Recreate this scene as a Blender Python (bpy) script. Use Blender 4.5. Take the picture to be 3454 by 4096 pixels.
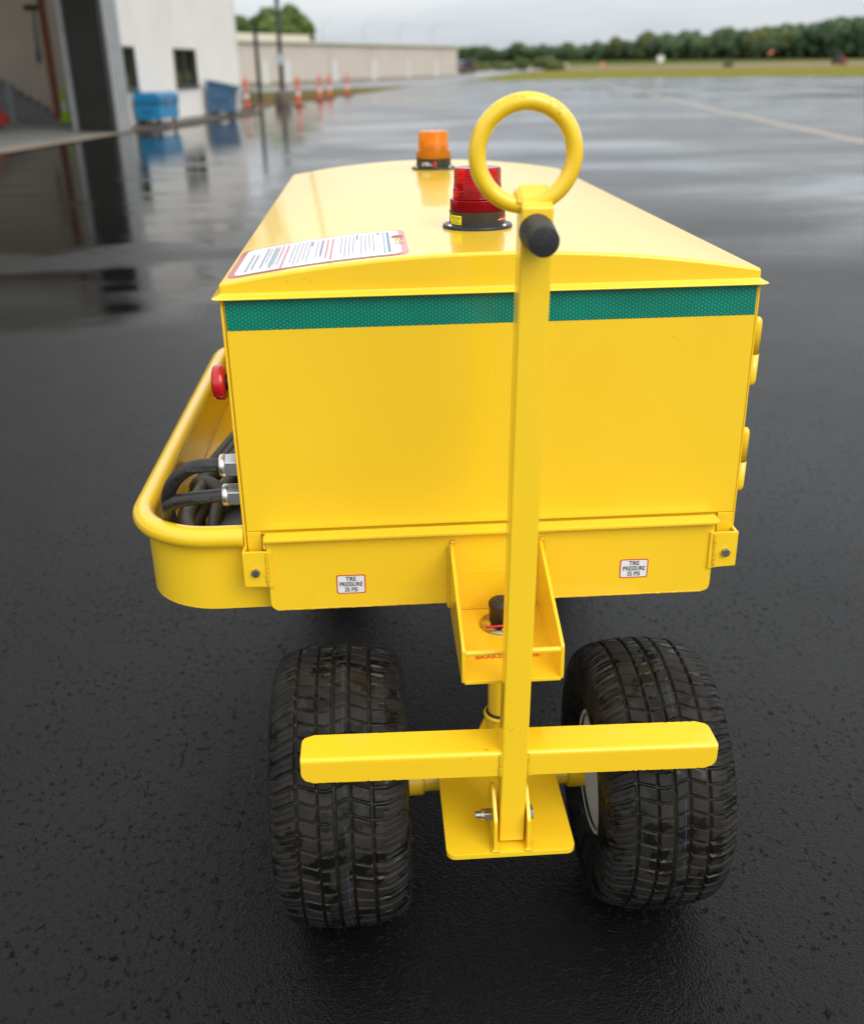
import bpy, bmesh, math, random
import numpy as np
from mathutils import Vector, Matrix
PI = math.pi
random.seed(7); RNG = np.random.default_rng(7)
for o in list(bpy.data.objects): bpy.data.objects.remove(o)
scene = bpy.context.scene
COL = scene.collection

# ------------------------------------------------------------------ camera
cam_d = bpy.data.cameras.new('camera'); cam = bpy.data.objects.new('camera', cam_d); COL.objects.link(cam)
cr, cu, cf = Vector((.99788, -.06286, -.01702)), Vector((.04104, .40398, .91385)), Vector((.05057, .9126, -.4057))
m = Matrix((( cr.x, cu.x, -cf.x, -.17842), (cr.y, cu.y, -cf.y, -1.47074), (cr.z, cu.z, -cf.z, 1.35339), (0, 0, 0, 1)))
cam.matrix_world = m
cam_d.sensor_fit = 'VERTICAL'; cam_d.sensor_height = 36; cam_d.sensor_width = 36 * 3454 / 4096
cam_d.lens = 4007.83 / 4096 * 36
cam_d.clip_start = .05; cam_d.clip_end = 5000
cam_d.dof.use_dof = True; cam_d.dof.focus_distance = 1.55; cam_d.dof.aperture_fstop = 3.2
scene.camera = cam

# ------------------------------------------------------------------ world and sun
SUN_EL, SUN_AZ = math.radians(40), math.radians(147)      # azimuth clockwise from +y: behind the camera, to the right
w = bpy.data.worlds.new('World'); scene.world = w; w.use_nodes = True
nt = w.node_tree; nt.nodes.clear()
def N(t, k, **kw):
    n = t.nodes.new(k)
    for a, b in kw.items(): setattr(n, a, b)
    return n
out = N(nt, 'ShaderNodeOutputWorld'); bg = N(nt, 'ShaderNodeBackground'); bg.inputs[1].default_value = .1
sky = N(nt, 'ShaderNodeTexSky', sky_type='NISHITA', sun_disc=False, sun_elevation=SUN_EL, sun_rotation=SUN_AZ)
sky.air_density = 1.2; sky.dust_density = 3.0
tc = N(nt, 'ShaderNodeTexCoord'); sep = N(nt, 'ShaderNodeSeparateXYZ'); nt.links.new(tc.outputs['Generated'], sep.inputs[0])
# overcast dome: three times as bright overhead as at the horizon
gr = N(nt, 'ShaderNodeValToRGB'); gr.color_ramp.interpolation = 'B_SPLINE'; ge = gr.color_ramp.elements
for q_ in range(3): ge.new(.5)
for q_, (p_, c_) in enumerate(((0, .365), (.07, .50), (.20, .82), (.45, .84), (1, .78))): ge[q_].position = p_; ge[q_].color = (c_, c_, c_, 1)
nt.links.new(sep.outputs[2], gr.inputs[0])
mr = N(nt, 'ShaderNodeMath', operation='MULTIPLY'); nt.links.new(gr.outputs[0], mr.inputs[0]); mr.inputs[1].default_value = 16.5
mp = N(nt, 'ShaderNodeMapping'); mp.inputs['Scale'].default_value = (2.2, 2.2, 16)
nt.links.new(tc.outputs['Generated'], mp.inputs[0])
cn = N(nt, 'ShaderNodeTexNoise'); cn.inputs['Scale'].default_value = 1.6; cn.inputs['Detail'].default_value = 6; cn.inputs['Roughness'].default_value = .55
nt.links.new(mp.outputs[0], cn.inputs[0])
ramp = N(nt, 'ShaderNodeValToRGB'); ramp.color_ramp.elements[0].position = .40; ramp.color_ramp.elements[1].position = .64
ramp.color_ramp.elements[0].color = (.86, .96, 1.06, 1); ramp.color_ramp.elements[1].color = (1.06, 1.10, 1.14, 1)
nt.links.new(cn.outputs[0], ramp.inputs[0])
el = N(nt, 'ShaderNodeMapRange'); el.interpolation_type = 'SMOOTHSTEP'; el.inputs[1].default_value = .06; el.inputs[2].default_value = .40; el.inputs[4].default_value = .80; nt.links.new(sep.outputs[2], el.inputs[0])
neu = N(nt, 'ShaderNodeMix', data_type='RGBA'); nt.links.new(el.outputs[0], neu.inputs[0]); nt.links.new(ramp.outputs[0], neu.inputs[6]); neu.inputs[7].default_value = (1.0, .985, .965, 1)
mul = N(nt, 'ShaderNodeVectorMath', operation='SCALE'); nt.links.new(neu.outputs[2], mul.inputs[0]); nt.links.new(mr.outputs[0], mul.inputs['Scale'])
mx = N(nt, 'ShaderNodeMix', data_type='RGBA'); mx.inputs[0].default_value = .88
nt.links.new(sky.outputs[0], mx.inputs[6]); nt.links.new(mul.outputs[0], mx.inputs[7])
nt.links.new(mx.outputs[2], bg.inputs[0]); nt.links.new(bg.outputs[0], out.inputs[0])

sd = bpy.data.lights.new('sun', 'SUN'); sd.energy = 1.5; sd.angle = math.radians(40); sd.color = (1, .97, .92)
so = bpy.data.objects.new('sun', sd); COL.objects.link(so)
sv = Vector((math.sin(SUN_AZ) * math.cos(SUN_EL), math.cos(SUN_AZ) * math.cos(SUN_EL), math.sin(SUN_EL)))
so.rotation_euler = (-sv).to_track_quat('-Z', 'Y').to_euler(); so.location = sv * 50
scene.view_settings.view_transform = 'Standard'; scene.view_settings.look = 'None'
scene.view_settings.exposure = 0.1; scene.view_settings.gamma = 1; scene.view_settings.use_curve_mapping = False
scene.cycles.max_bounces = 8; scene.cycles.use_denoising = True

# ------------------------------------------------------------------ materials
def mat(name, c, rough=.5, metal=0, var=.0, vscale=8, bump=0, bscale=60, coat=0, spec=.5, c2=None, rvar=0, trans=0, ior=1.5, emit=None):
    M = bpy.data.materials.new(name); M.use_nodes = True; t = M.node_tree
    b = t.nodes['Principled BSDF']; L = t.links
    b.inputs['Base Color'].default_value = (*c, 1); b.inputs['Roughness'].default_value = rough; b.inputs['Metallic'].default_value = metal
    b.inputs['Specular IOR Level'].default_value = spec; b.inputs['IOR'].default_value = ior
    b.inputs['Coat Weight'].default_value = coat; b.inputs['Coat Roughness'].default_value = .04
    b.inputs['Transmission Weight'].default_value = trans
    co = N(t, 'ShaderNodeTexCoord')
    if var or c2 or rvar:
        n = N(t, 'ShaderNodeTexNoise'); n.inputs['Scale'].default_value = vscale; n.inputs['Detail'].default_value = 6; n.inputs['Roughness'].default_value = .6
        L.new(co.outputs['Object'], n.inputs[0])
        if var or c2:
            r = N(t, 'ShaderNodeValToRGB'); r.color_ramp.elements[0].position = .34; r.color_ramp.elements[1].position = .66
            d = c2 if c2 else [x * (1 + var) for x in c]; a = c if c2 else [x * (1 - var) for x in c]
            r.color_ramp.elements[0].color = (*a, 1); r.color_ramp.elements[1].color = (*d, 1)
            L.new(n.outputs[0], r.inputs[0]); L.new(r.outputs[0], b.inputs['Base Color'])
        if rvar:
            q = N(t, 'ShaderNodeMapRange'); q.inputs[1].default_value = .35; q.inputs[2].default_value = .65
            q.inputs[3].default_value = max(.02, rough - rvar); q.inputs[4].default_value = rough + rvar
            L.new(n.outputs[0], q.inputs[0]); L.new(q.outputs[0], b.inputs['Roughness'])
    if bump:
        n2 = N(t, 'ShaderNodeTexNoise'); n2.inputs['Scale'].default_value = bscale; n2.inputs['Detail'].default_value = 4
        L.new(co.outputs['Object'], n2.inputs[0])
        bp = N(t, 'ShaderNodeBump'); bp.inputs['Strength'].default_value = bump; bp.inputs['Distance'].default_value = .02
        L.new(n2.outputs[0], bp.inputs['Height']); L.new(bp.outputs[0], b.inputs['Normal'])
    if emit: b.inputs['Emission Color'].default_value = (*emit, 1); b.inputs['Emission Strength'].default_value = 1
    return M

def paint_yellow():
    M = mat('yellow_paint', (.92, .575, .006), .27, coat=.5, bump=0)
    t = M.node_tree; L = t.links; b = t.nodes['Principled BSDF']; co = N(t, 'ShaderNodeTexCoord')
    n = N(t, 'ShaderNodeTexNoise'); n.inputs['Scale'].default_value = 5; n.inputs['Detail'].default_value = 5; L.new(co.outputs['Object'], n.inputs[0])
    r = N(t, 'ShaderNodeValToRGB'); r.color_ramp.elements[0].position = .3; r.color_ramp.elements[1].position = .7
    r.color_ramp.elements[0].color = (.93, .605, .016, 1); r.color_ramp.elements[1].color = (.96, .630, .020, 1); L.new(n.outputs[0], r.inputs[0])
    # sparse grime specks
    n2 = N(t, 'ShaderNodeTexNoise'); n2.inputs['Scale'].default_value = 95; n2.inputs['Detail'].default_value = 3; L.new(co.outputs['Object'], n2.inputs[0])
    n3 = N(t, 'ShaderNodeTexNoise'); n3.inputs['Scale'].default_value = 9; n3.inputs['Detail'].default_value = 2; L.new(co.outputs['Object'], n3.inputs[0])
    mm = N(t, 'ShaderNodeMath', operation='MULTIPLY'); L.new(n2.outputs[0], mm.inputs[0]); L.new(n3.outputs[0], mm.inputs[1])
    r2 = N(t, 'ShaderNodeValToRGB'); r2.color_ramp.elements[0].position = .43; r2.color_ramp.elements[1].position = .52
    L.new(mm.outputs[0], r2.inputs[0])
    mx = N(t, 'ShaderNodeMix', data_type='RGBA'); L.new(r2.outputs[0], mx.inputs[0]); L.new(r.outputs[0], mx.inputs[6]); mx.inputs[7].default_value = (.66, .40, .02, 1)
    L.new(mx.outputs[2], b.inputs['Base Color'])
    nb = N(t, 'ShaderNodeTexNoise'); nb.inputs['Scale'].default_value = 420; nb.inputs['Detail'].default_value = 1; L.new(co.outputs['Object'], nb.inputs[0])
    bp = N(t, 'ShaderNodeBump'); bp.inputs['Strength'].default_value = .02; bp.inputs['Distance'].default_value = .01
    L.new(nb.outputs[0], bp.inputs['Height']); L.new(bp.outputs[0], b.inputs['Normal'])
    return M
def weld_mat():
    return mat('yellow_weld', (.84, .52, .006), .3, coat=.4, bump=.35, bscale=260)
def asphalt():
    M = bpy.data.materials.new('wet_asphalt'); M.use_nodes = True; t = M.node_tree; L = t.links; b = t.nodes['Principled BSDF']
    co = N(t, 'ShaderNodeTexCoord'); P = co.outputs['Object']
    def noise(scale, det=4, rough=.55, vec=None):
        n = N(t, 'ShaderNodeTexNoise'); n.inputs['Scale'].default_value = scale; n.inputs['Detail'].default_value = det; n.inputs['Roughness'].default_value = rough
        L.new(vec or P, n.inputs[0]); return n.outputs[0]
    def mrange(x, a, b_, c, d, smooth=True):
        q = N(t, 'ShaderNodeMapRange'); q.interpolation_type = 'SMOOTHSTEP' if smooth else 'LINEAR'
        for i, v in enumerate((a, b_, c, d)): q.inputs[i + 1].default_value = v
        L.new(x, q.inputs[0]); return q.outputs[0]
    def math_(op, a, c):
        q = N(t, 'ShaderNodeMath', operation=op)
        for i, v in enumerate((a, c)):
            if isinstance(v, (int, float)): q.inputs[i].default_value = v
            else: L.new(v, q.inputs[i])
        return q.outputs[0]
    # puddle film: where the water stands
    mp = N(t, 'ShaderNodeMapping'); mp.inputs['Scale'].default_value = (.16, .30, 1); mp.inputs['Location'].default_value = (.37, .21, 0); L.new(P, mp.inputs[0])
    film = mrange(noise(1.0, 5, .5, mp.outputs[0]), .44, .60, 0, 1)
    sx = N(t, 'ShaderNodeSeparateXYZ'); L.new(P, sx.inputs[0])
    wob = math_('MULTIPLY', math_('SUBTRACT', noise(.55, 4), .5), 2.4)
    yy = math_('ADD', sx.outputs[1], wob)
    xx = math_('ADD', sx.outputs[0], math_('MULTIPLY', math_('SUBTRACT', noise(.8, 4), .5), 1.6))
    # standing water along the hangar side, nearest edge a few metres off, with one slightly higher ridge
    left = mrange(xx, -1.6, -.9, 1, 0)
    far_in = mrange(yy, 4.1, 5.0, 0, 1)
    ridge = math_('MULTIPLY', mrange(yy, 6.3, 6.7, 0, 1), mrange(yy, 7.1, 7.5, 1, 0))
    pud = math_('MULTIPLY', math_('MULTIPLY', left, far_in), math_('SUBTRACT', 1.0, math_('MULTIPLY', ridge, .8)))
    pud2 = mrange(yy, 7.2, 9.5, 0, .85)
    near_dry = mrange(sx.outputs[1], 3.0, 9.0, 0, 1)
    filmw = math_('MULTIPLY', film, near_dry)
    wet = math_('MAXIMUM', pud, math_('MAXIMUM', math_('MULTIPLY', pud2, math_('ADD', .35, math_('MULTIPLY', film, .65))), filmw))
    mps = N(t, 'ShaderNodeMapping'); mps.inputs['Scale'].default_value = (.5, 2.2, 1); L.new(P, mps.inputs[0])
    wet = math_('MULTIPLY', math_('MINIMUM', wet, 1.0), mrange(noise(1.0, 5, .6, mps.outputs[0]), .30, .52, .74, 1.0))
    # aggregate relief: fine grit with scattered open pits
    fine = noise(240, 2, .6); mid = noise(95, 3, .6)
    v = N(t, 'ShaderNodeTexVoronoi'); v.inputs['Scale'].default_value = 210; v.feature = 'F1'; L.new(P, v.inputs[0])
    mpp = N(t, 'ShaderNodeMapping'); mpp.inputs['Scale'].default_value = (1.0, .75, 1); L.new(P, mpp.inputs[0])
    pits = math_('MULTIPLY', mrange(noise(74, 4, .62, mpp.outputs[0]), .335, .435, 1.0, 0), mrange(noise(7, 3, .6), .40, .60, .25, 1.0))
    hgt = math_('ADD', math_('MULTIPLY', fine, .55), math_('ADD', math_('MULTIPLY', mid, .45), math_('ADD', math_('MULTIPLY', pits, -1.0), math_('MULTIPLY', v.outputs[0], .35))))
    bp = N(t, 'ShaderNodeBump'); bp.inputs['Distance'].default_value = .0036
    st = mrange(wet, 0, 1, .75, .03, False); L.new(st, bp.inputs['Strength'])
    L.new(hgt, bp.inputs['Height']); L.new(bp.outputs[0], b.inputs['Normal'])
    L.new(math_('SUBTRACT', .5, math_('MULTIPLY', math_('MULTIPLY', pits, .40), math_('SUBTRACT', 1.0, wet))), b.inputs['Specular IOR Level'])  # specular lowered in the pits, painting in the shade of open holes
    r = N(t, 'ShaderNodeValToRGB'); r.color_ramp.elements[0].color = (.002, .002, .0021, 1); r.color_ramp.elements[1].color = (.008, .008, .0083, 1)
    r.color_ramp.elements[0].position = .3; r.color_ramp.elements[1].position = .75; L.new(math_('ADD', math_('MULTIPLY', fine, .5), math_('MULTIPLY', noise(1.3, 4), .5)), r.inputs[0]); L.new(r.outputs[0], b.inputs['Base Color'])
    L.new(math_('ADD', mrange(wet, 0, 1, .38, .045, False), math_('MULTIPLY', math_('SUBTRACT', noise(.9, 5, .6), .5), .16)), b.inputs['Roughness'])
    b.inputs['IOR'].default_value = 1.31
    return M
def tape_mat():
    M = mat('green_reflective_tape', (0, .12, .09), .3, coat=.25); t = M.node_tree; L = t.links; b = t.nodes['Principled BSDF']
    co = N(t, 'ShaderNodeTexCoord'); sx = N(t, 'ShaderNodeSeparateXYZ'); L.new(co.outputs['Object'], sx.inputs[0])
    def line(ax, az):
        d = N(t, 'ShaderNodeMath', operation='MULTIPLY'); L.new(sx.outputs[0], d.inputs[0]); d.inputs[1].default_value = ax
        d2 = N(t, 'ShaderNodeMath', operation='MULTIPLY_ADD'); L.new(sx.outputs[2], d2.inputs[0]); d2.inputs[1].default_value = az; L.new(d.outputs[0], d2.inputs[2])
        f = N(t, 'ShaderNodeMath', operation='FRACT'); L.new(d2.outputs[0], f.inputs[0])
        g = N(t, 'ShaderNodeMath', operation='PINGPONG'); L.new(f.outputs[0], g.inputs[0]); g.inputs[1].default_value = .5
        h = N(t, 'ShaderNodeMath', operation='LESS_THAN'); L.new(g.outputs[0], h.inputs[0]); h.inputs[1].default_value = .088
        return h.outputs[0]
    k = 1 / .0050
    a = line(k, 0); c = line(k * .5, k * .866); d = line(-k * .5, k * .866)
    m1 = N(t, 'ShaderNodeMath', operation='MAXIMUM'); L.new(a, m1.inputs[0]); L.new(c, m1.inputs[1])
    m2 = N(t, 'ShaderNodeMath', operation='MAXIMUM'); L.new(m1.outputs[0], m2.inputs[0]); L.new(d, m2.inputs[1])
    mx = N(t, 'ShaderNodeMix', data_type='RGBA'); L.new(m2.outputs[0], mx.inputs[0]); mx.inputs[6].default_value = (.0, .085, .062, 1); mx.inputs[7].default_value = (.0, .33, .215, 1)
    n = N(t, 'ShaderNodeTexNoise'); n.inputs['Scale'].default_value = 14; L.new(co.outputs['Object'], n.inputs[0])
    mr = N(t, 'ShaderNodeMapRange'); mr.inputs[3].default_value = .75; mr.inputs[4].default_value = 1.25; L.new(n.outputs[0], mr.inputs[0])
    s = N(t, 'ShaderNodeVectorMath', operation='SCALE'); L.new(mx.outputs[2], s.inputs[0]); L.new(mr.outputs[0], s.inputs['Scale'])
    L.new(s.outputs[0], b.inputs['Base Color'])
    return M
def rubber_tyre():
    M = mat('tyre_rubber', (.014, .0125, .0115), .42, spec=.20); t = M.node_tree; L = t.links; b = t.nodes['Principled BSDF']
    co = N(t, 'ShaderNodeTexCoord'); P = co.outputs['Object']; sx = N(t, 'ShaderNodeSeparateXYZ'); L.new(P, sx.inputs[0])
    n = N(t, 'ShaderNodeTexNoise'); n.inputs['Scale'].default_value = 22; n.inputs['Detail'].default_value = 4; L.new(P, n.inputs[0])
    r = N(t, 'ShaderNodeValToRGB'); r.color_ramp.elements[0].position = .40; r.color_ramp.elements[1].position = .60
    r.color_ramp.elements[0].color = (.014, .0135, .013, 1); r.color_ramp.elements[1].color = (.024, .022, .0195, 1); L.new(n.outputs[0], r.inputs[0])
    n2 = N(t, 'ShaderNodeTexNoise'); n2.inputs['Scale'].default_value = 32; n2.inputs['Detail'].default_value = 2; L.new(P, n2.inputs[0])
    q = N(t, 'ShaderNodeMapRange'); q.inputs[1].default_value = .50; q.inputs[2].default_value = .56; q.inputs[3].default_value = .60; q.inputs[4].default_value = .18
    L.new(n2.outputs[0], q.inputs[0]); L.new(q.outputs[0], b.inputs['Roughness'])
    q2 = N(t, 'ShaderNodeMapRange'); q2.inputs[1].default_value = .50; q2.inputs[2].default_value = .56; q2.inputs[3].default_value = 1.0; q2.inputs[4].default_value = .35
    L.new(n2.outputs[0], q2.inputs[0]); dk = N(t, 'ShaderNodeVectorMath', operation='SCALE'); L.new(r.outputs[0], dk.inputs[0]); L.new(q2.outputs[0], dk.inputs['Scale'])
    # thin green and blue marking lines left by the tread extruder
    n3 = N(t, 'ShaderNodeTexNoise'); n3.inputs['Scale'].default_value = 30; L.new(P, n3.inputs[0])
    wv = N(t, 'ShaderNodeMath', operation='MULTIPLY_ADD'); L.new(n3.outputs[0], wv.inputs[0]); wv.inputs[1].default_value = .003; L.new(sx.outputs[0], wv.inputs[2])
    ga = N(t, 'ShaderNodeAttribute'); ga.attribute_name = 'groove'
    gm = N(t, 'ShaderNodeMix', data_type='RGBA'); gf = N(t, 'ShaderNodeMath', operation='MULTIPLY'); gf.use_clamp = True; L.new(ga.outputs['Fac'], gf.inputs[0]); gf.inputs[1].default_value = .9
    L.new(gf.outputs[0], gm.inputs[0]); L.new(dk.outputs[0], gm.inputs[6]); gm.inputs[7].default_value = (.024, .0195, .0155, 1); cur = gm.outputs[2]
    for x0, wd, col in ((-.0005, .0006, (.025, .06, .03)), (.0125, .0006, (.035, .055, .08))):
        d = N(t, 'ShaderNodeMath', operation='COMPARE'); L.new(wv.outputs[0], d.inputs[0]); d.inputs[1].default_value = x0; d.inputs[2].default_value = wd
        g = N(t, 'ShaderNodeMath', operation='GREATER_THAN'); L.new(n.outputs[0], g.inputs[0]); g.inputs[1].default_value = .48
        k = N(t, 'ShaderNodeMath', operation='MULTIPLY'); L.new(d.outputs[0], k.inputs[0]); L.new(g.outputs[0], k.inputs[1])
        mx = N(t, 'ShaderNodeMix', data_type='RGBA'); L.new(k.outputs[0], mx.inputs[0]); L.new(cur, mx.inputs[6]); mx.inputs[7].default_value = (*col, 1); cur = mx.outputs[2]
    L.new(cur, b.inputs['Base Color'])
    bp = N(t, 'ShaderNodeBump'); bp.inputs['Strength'].default_value = .05; bp.inputs['Distance'].default_value = .004
    n4 = N(t, 'ShaderNodeTexNoise'); n4.inputs['Scale'].default_value = 300; L.new(P, n4.inputs[0]); L.new(n4.outputs[0], bp.inputs['Height']); L.new(bp.outputs[0], b.inputs['Normal'])
    return M
def terrain_mat():
    M = mat('grass_field', (.07, .09, .02), 1.0, spec=0); t = M.node_tree; L = t.links; b = t.nodes['Principled BSDF']
    co = N(t, 'ShaderNodeTexCoord'); P = co.outputs['Object']
    ln = N(t, 'ShaderNodeVectorMath', operation='LENGTH'); L.new(P, ln.inputs[0])
    n = N(t, 'ShaderNodeTexNoise'); n.inputs['Scale'].default_value = .06; n.inputs['Detail'].default_value = 6; L.new(P, n.inputs[0])
    a = N(t, 'ShaderNodeMath', operation='MULTIPLY_ADD'); L.new(n.outputs[0], a.inputs[0]); a.inputs[1].default_value = 14; L.new(ln.outputs['Value'], a.inputs[2])
    mr = N(t, 'ShaderNodeMapRange'); mr.inputs[1].default_value = 0; mr.inputs[2].default_value = 400; L.new(a.outputs[0], mr.inputs[0])
    r = N(t, 'ShaderNodeValToRGB'); e = r.color_ramp.elements
    stops = [(0, (.13, .095, .045)), (66, (.13, .095, .045)), (88, (.16, .145, .04)), (100, (.16, .16, .035)), (122, (.19, .19, .042)), (166, (.20, .19, .048)), (176, (.23, .185, .085)), (198, (.235, .19, .09)), (202, (.24, .22, .19)), (222, (.24, .22, .19)), (226, (.22, .175, .08)), (262, (.19, .17, .07)), (275, (.10, .13, .04)), (400, (.07, .10, .03))]
    while len(e) < len(stops): e.new(.5)
    for i, (d, c) in enumerate(stops): e[i].position = d / 400; e[i].color = (*c, 1)
    L.new(mr.outputs[0], r.inputs[0])
    n2 = N(t, 'ShaderNodeTexNoise'); n2.inputs['Scale'].default_value = .9; n2.inputs['Detail'].default_value = 6; L.new(P, n2.inputs[0])
    q = N(t, 'ShaderNodeMapRange'); q.inputs[1].default_value = .3; q.inputs[2].default_value = .7; q.inputs[3].default_value = .75; q.inputs[4].default_value = 1.2; L.new(n2.outputs[0], q.inputs[0])
    s = N(t, 'ShaderNodeVectorMath', operation='SCALE'); L.new(r.outputs[0], s.inputs[0]); L.new(q.outputs[0], s.inputs['Scale']); L.new(s.outputs[0], b.inputs['Base Color'])
    return M

YEL = paint_yellow(); WELD = weld_mat(); ASPH = asphalt(); TAPE = tape_mat(); TYRE = rubber_tyre()
WHITE = mat('white_paint', (.76, .76, .72), .35, var=.06, vscale=20)
STEEL = mat('zinc_steel', (.55, .54, .50), .28, 1, var=.15, vscale=60, rvar=.1)
DSTEEL = mat('dull_bolt_steel', (.32, .32, .33), .38, 1, var=.2, vscale=90)
BRASSY = mat('yellow_zinc', (.55, .50, .36), .3, 1, var=.25, vscale=50)
BRIGHT = mat('bright_fitting_metal', (.66, .67, .68), .34, 1, var=.06, vscale=80)
BLKP = mat('black_plastic', (.020, .020, .021), .38, rvar=.08, vscale=30)
BLKR = mat('black_rubber_boot', (.016, .014, .012), .5, c2=(.030, .024, .018), vscale=70)
GREYK = mat('worn_black_rubber', (.020, .020, .021), .55, var=.2, vscale=40, bump=.1, bscale=200)
HOSE = mat('black_hose_rubber', (.014, .014, .015), .42, c2=(.032, .030, .026), vscale=60, bump=.1, bscale=220)
CABLE = mat('dusty_cable', (.026, .024, .020), .55, c2=(.055, .048, .034), vscale=40)
RED = mat('red_plastic', (.55, .008, .012), .2, coat=.4)
REDL = mat('red_lens', (.72, .004, .010), .06, trans=.80, ior=1.3)
ORGL = mat('amber_lens', (1.0, .34, .008), .08, trans=.60, ior=1.3)
REDLC = mat('red_lens_core', (.55, .20, .15), .3); ORGC = mat('amber_lens_core', (.85, .55, .25), .3)
STKW = mat('sticker_white', (.80, .81, .84), .25, coat=.3); STKR = mat('sticker_red_border', (.58, .015, .045), .3, coat=.3)
STKRT = mat('sticker_pale_red_border', (.62, .05, .08), .25, coat=.5); INK = mat('black_ink', (.012, .016, .02), .4); INKG = mat('grey_ink', (.34, .36, .42), .4)
INKD = mat('dark_grey_ink', (.22, .23, .28), .4); INKR = mat('red_ink', (.75, .10, .12), .4); INKB = mat('blue_ink', (.12, .24, .33), .4); REDT = mat('red_lettering', (.70, .025, .02), .4)
LEADP = mat('faint_lead_print', (.10, .10, .11), .5); LIME = mat('logo_yellow_green', (.62, .58, .05), .4); MAG = mat('logo_crimson', (.45, .02, .10), .4); WHT = mat('white_lettering', (.75, .75, .75), .4)
YLAB = mat('yellow_label', (.85, .74, .01), .4)
SIDING = mat('white_siding', (.71, .69, .655), .55, var=.05, vscale=.7)
DARKLEAF = mat('dark_door_siding', (.024, .0235, .020), .5, var=.15, vscale=.8); RIBM = mat('pale_grey_ribbed_metal', (.36, .37, .38), .4, .2, var=.08, vscale=2); TRIMG = mat('grey_metal_trim', (.24, .25, .26), .4, .3, var=.1, vscale=2)
GLASS = mat('dark_window_glass', (.010, .012, .010), .06, c2=(.030, .034, .018), vscale=1.5)
FRAME = mat('dark_window_frame', (.045, .050, .035), .5)
CONC = mat('concrete', (.26, .22, .17), .75, var=.2, vscale=1.2, bump=.2, bscale=30); CONCG = mat('grey_floor', (.20, .21, .21), .45, var=.12, vscale=.7)
KERB = mat('stained_kerb', (.13, .115, .10), .7, var=.3, vscale=1.5)
BEIGE = mat('beige_interior', (.72, .62, .53), .7, var=.06, vscale=.5)
STAIR = mat('grey_stair_paint', (.26, .275, .28), .5, var=.1, vscale=3)
BLUE = mat('bright_blue_paint', (.006, .20, .42), .4, var=.08, vscale=3); BLUED = mat('dark_blue_paint', (.01, .11, .23), .45); SLATE = mat('slate_blue_paint', (.055, .13, .24), .45, var=.1, vscale=3); TEAL = mat('dark_teal_lid', (.02, .10, .16), .4)
ORNG = mat('orange_plastic', (.66, .105, .04), .45, var=.05); WHB = mat('white_reflective_band', (.72, .70, .70), .4)
LIMEC = mat('lime_cone_plastic', (.36, .72, .01), .45); POLEM = mat('dark_galvanised_pole', (.075, .07, .068), .5, .4, var=.15, vscale=2)
BLKPOST = mat('black_post', (.022, .025, .022), .5); TAN = mat('tan_siding', (.53, .475, .415), .6, var=.05, vscale=.4); TANT = mat('tan_roof_trim', (.56, .52, .42), .5)
DOORW = mat('white_door_paint', (.60, .61, .62), .5); BROWN = mat('dirty_concrete_base', (.14, .115, .09), .8, var=.3, vscale=3, bump=.3, bscale=12)
BARK = mat('bark', (.07, .05, .035), .9, var=.3, vscale=4)
LEAFN = [mat('leaf_light', (.095, .15, .028), .7, var=.35, vscale=.5), mat('leaf_mid', (.12, .18, .075), .7, var=.35, vscale=.3), mat('leaf_dark', (.085, .14, .070), .7, var=.35, vscale=.3), mat('leaf_olive', (.13, .16, .05), .75, var=.3, vscale=.5)]
LINE = mat('faded_yellow_line_paint', (.42, .29, .16), .35, c2=(.22, .17, .12), vscale=6); ROADM = mat('damp_road', (.12, .12, .122), .35, var=.15, vscale=.3, rvar=.12)
ORC = mat('orange_brown_column', (.32, .10, .05), .6); VAN = mat('dark_car_paint', (.030, .034, .045), .25, coat=.6); CARG = mat('car_glass', (.02, .025, .035), .05); TAIL = mat('tail_light_red', (.35, .01, .01), .3)
SIGNW = mat('sign_white', (.70, .66, .64), .5); WSOCK = mat('windsock_orange', (.75, .20, .08), .7); REDM = mat('red_machine_paint', (.40, .02, .025), .4); YELM = mat('yellow_machine_paint', (.75, .38, .01), .4)
GREYL = mat('pale_lamp_metal', (.45, .47, .50), .5, .2); TERR = terrain_mat()

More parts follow.
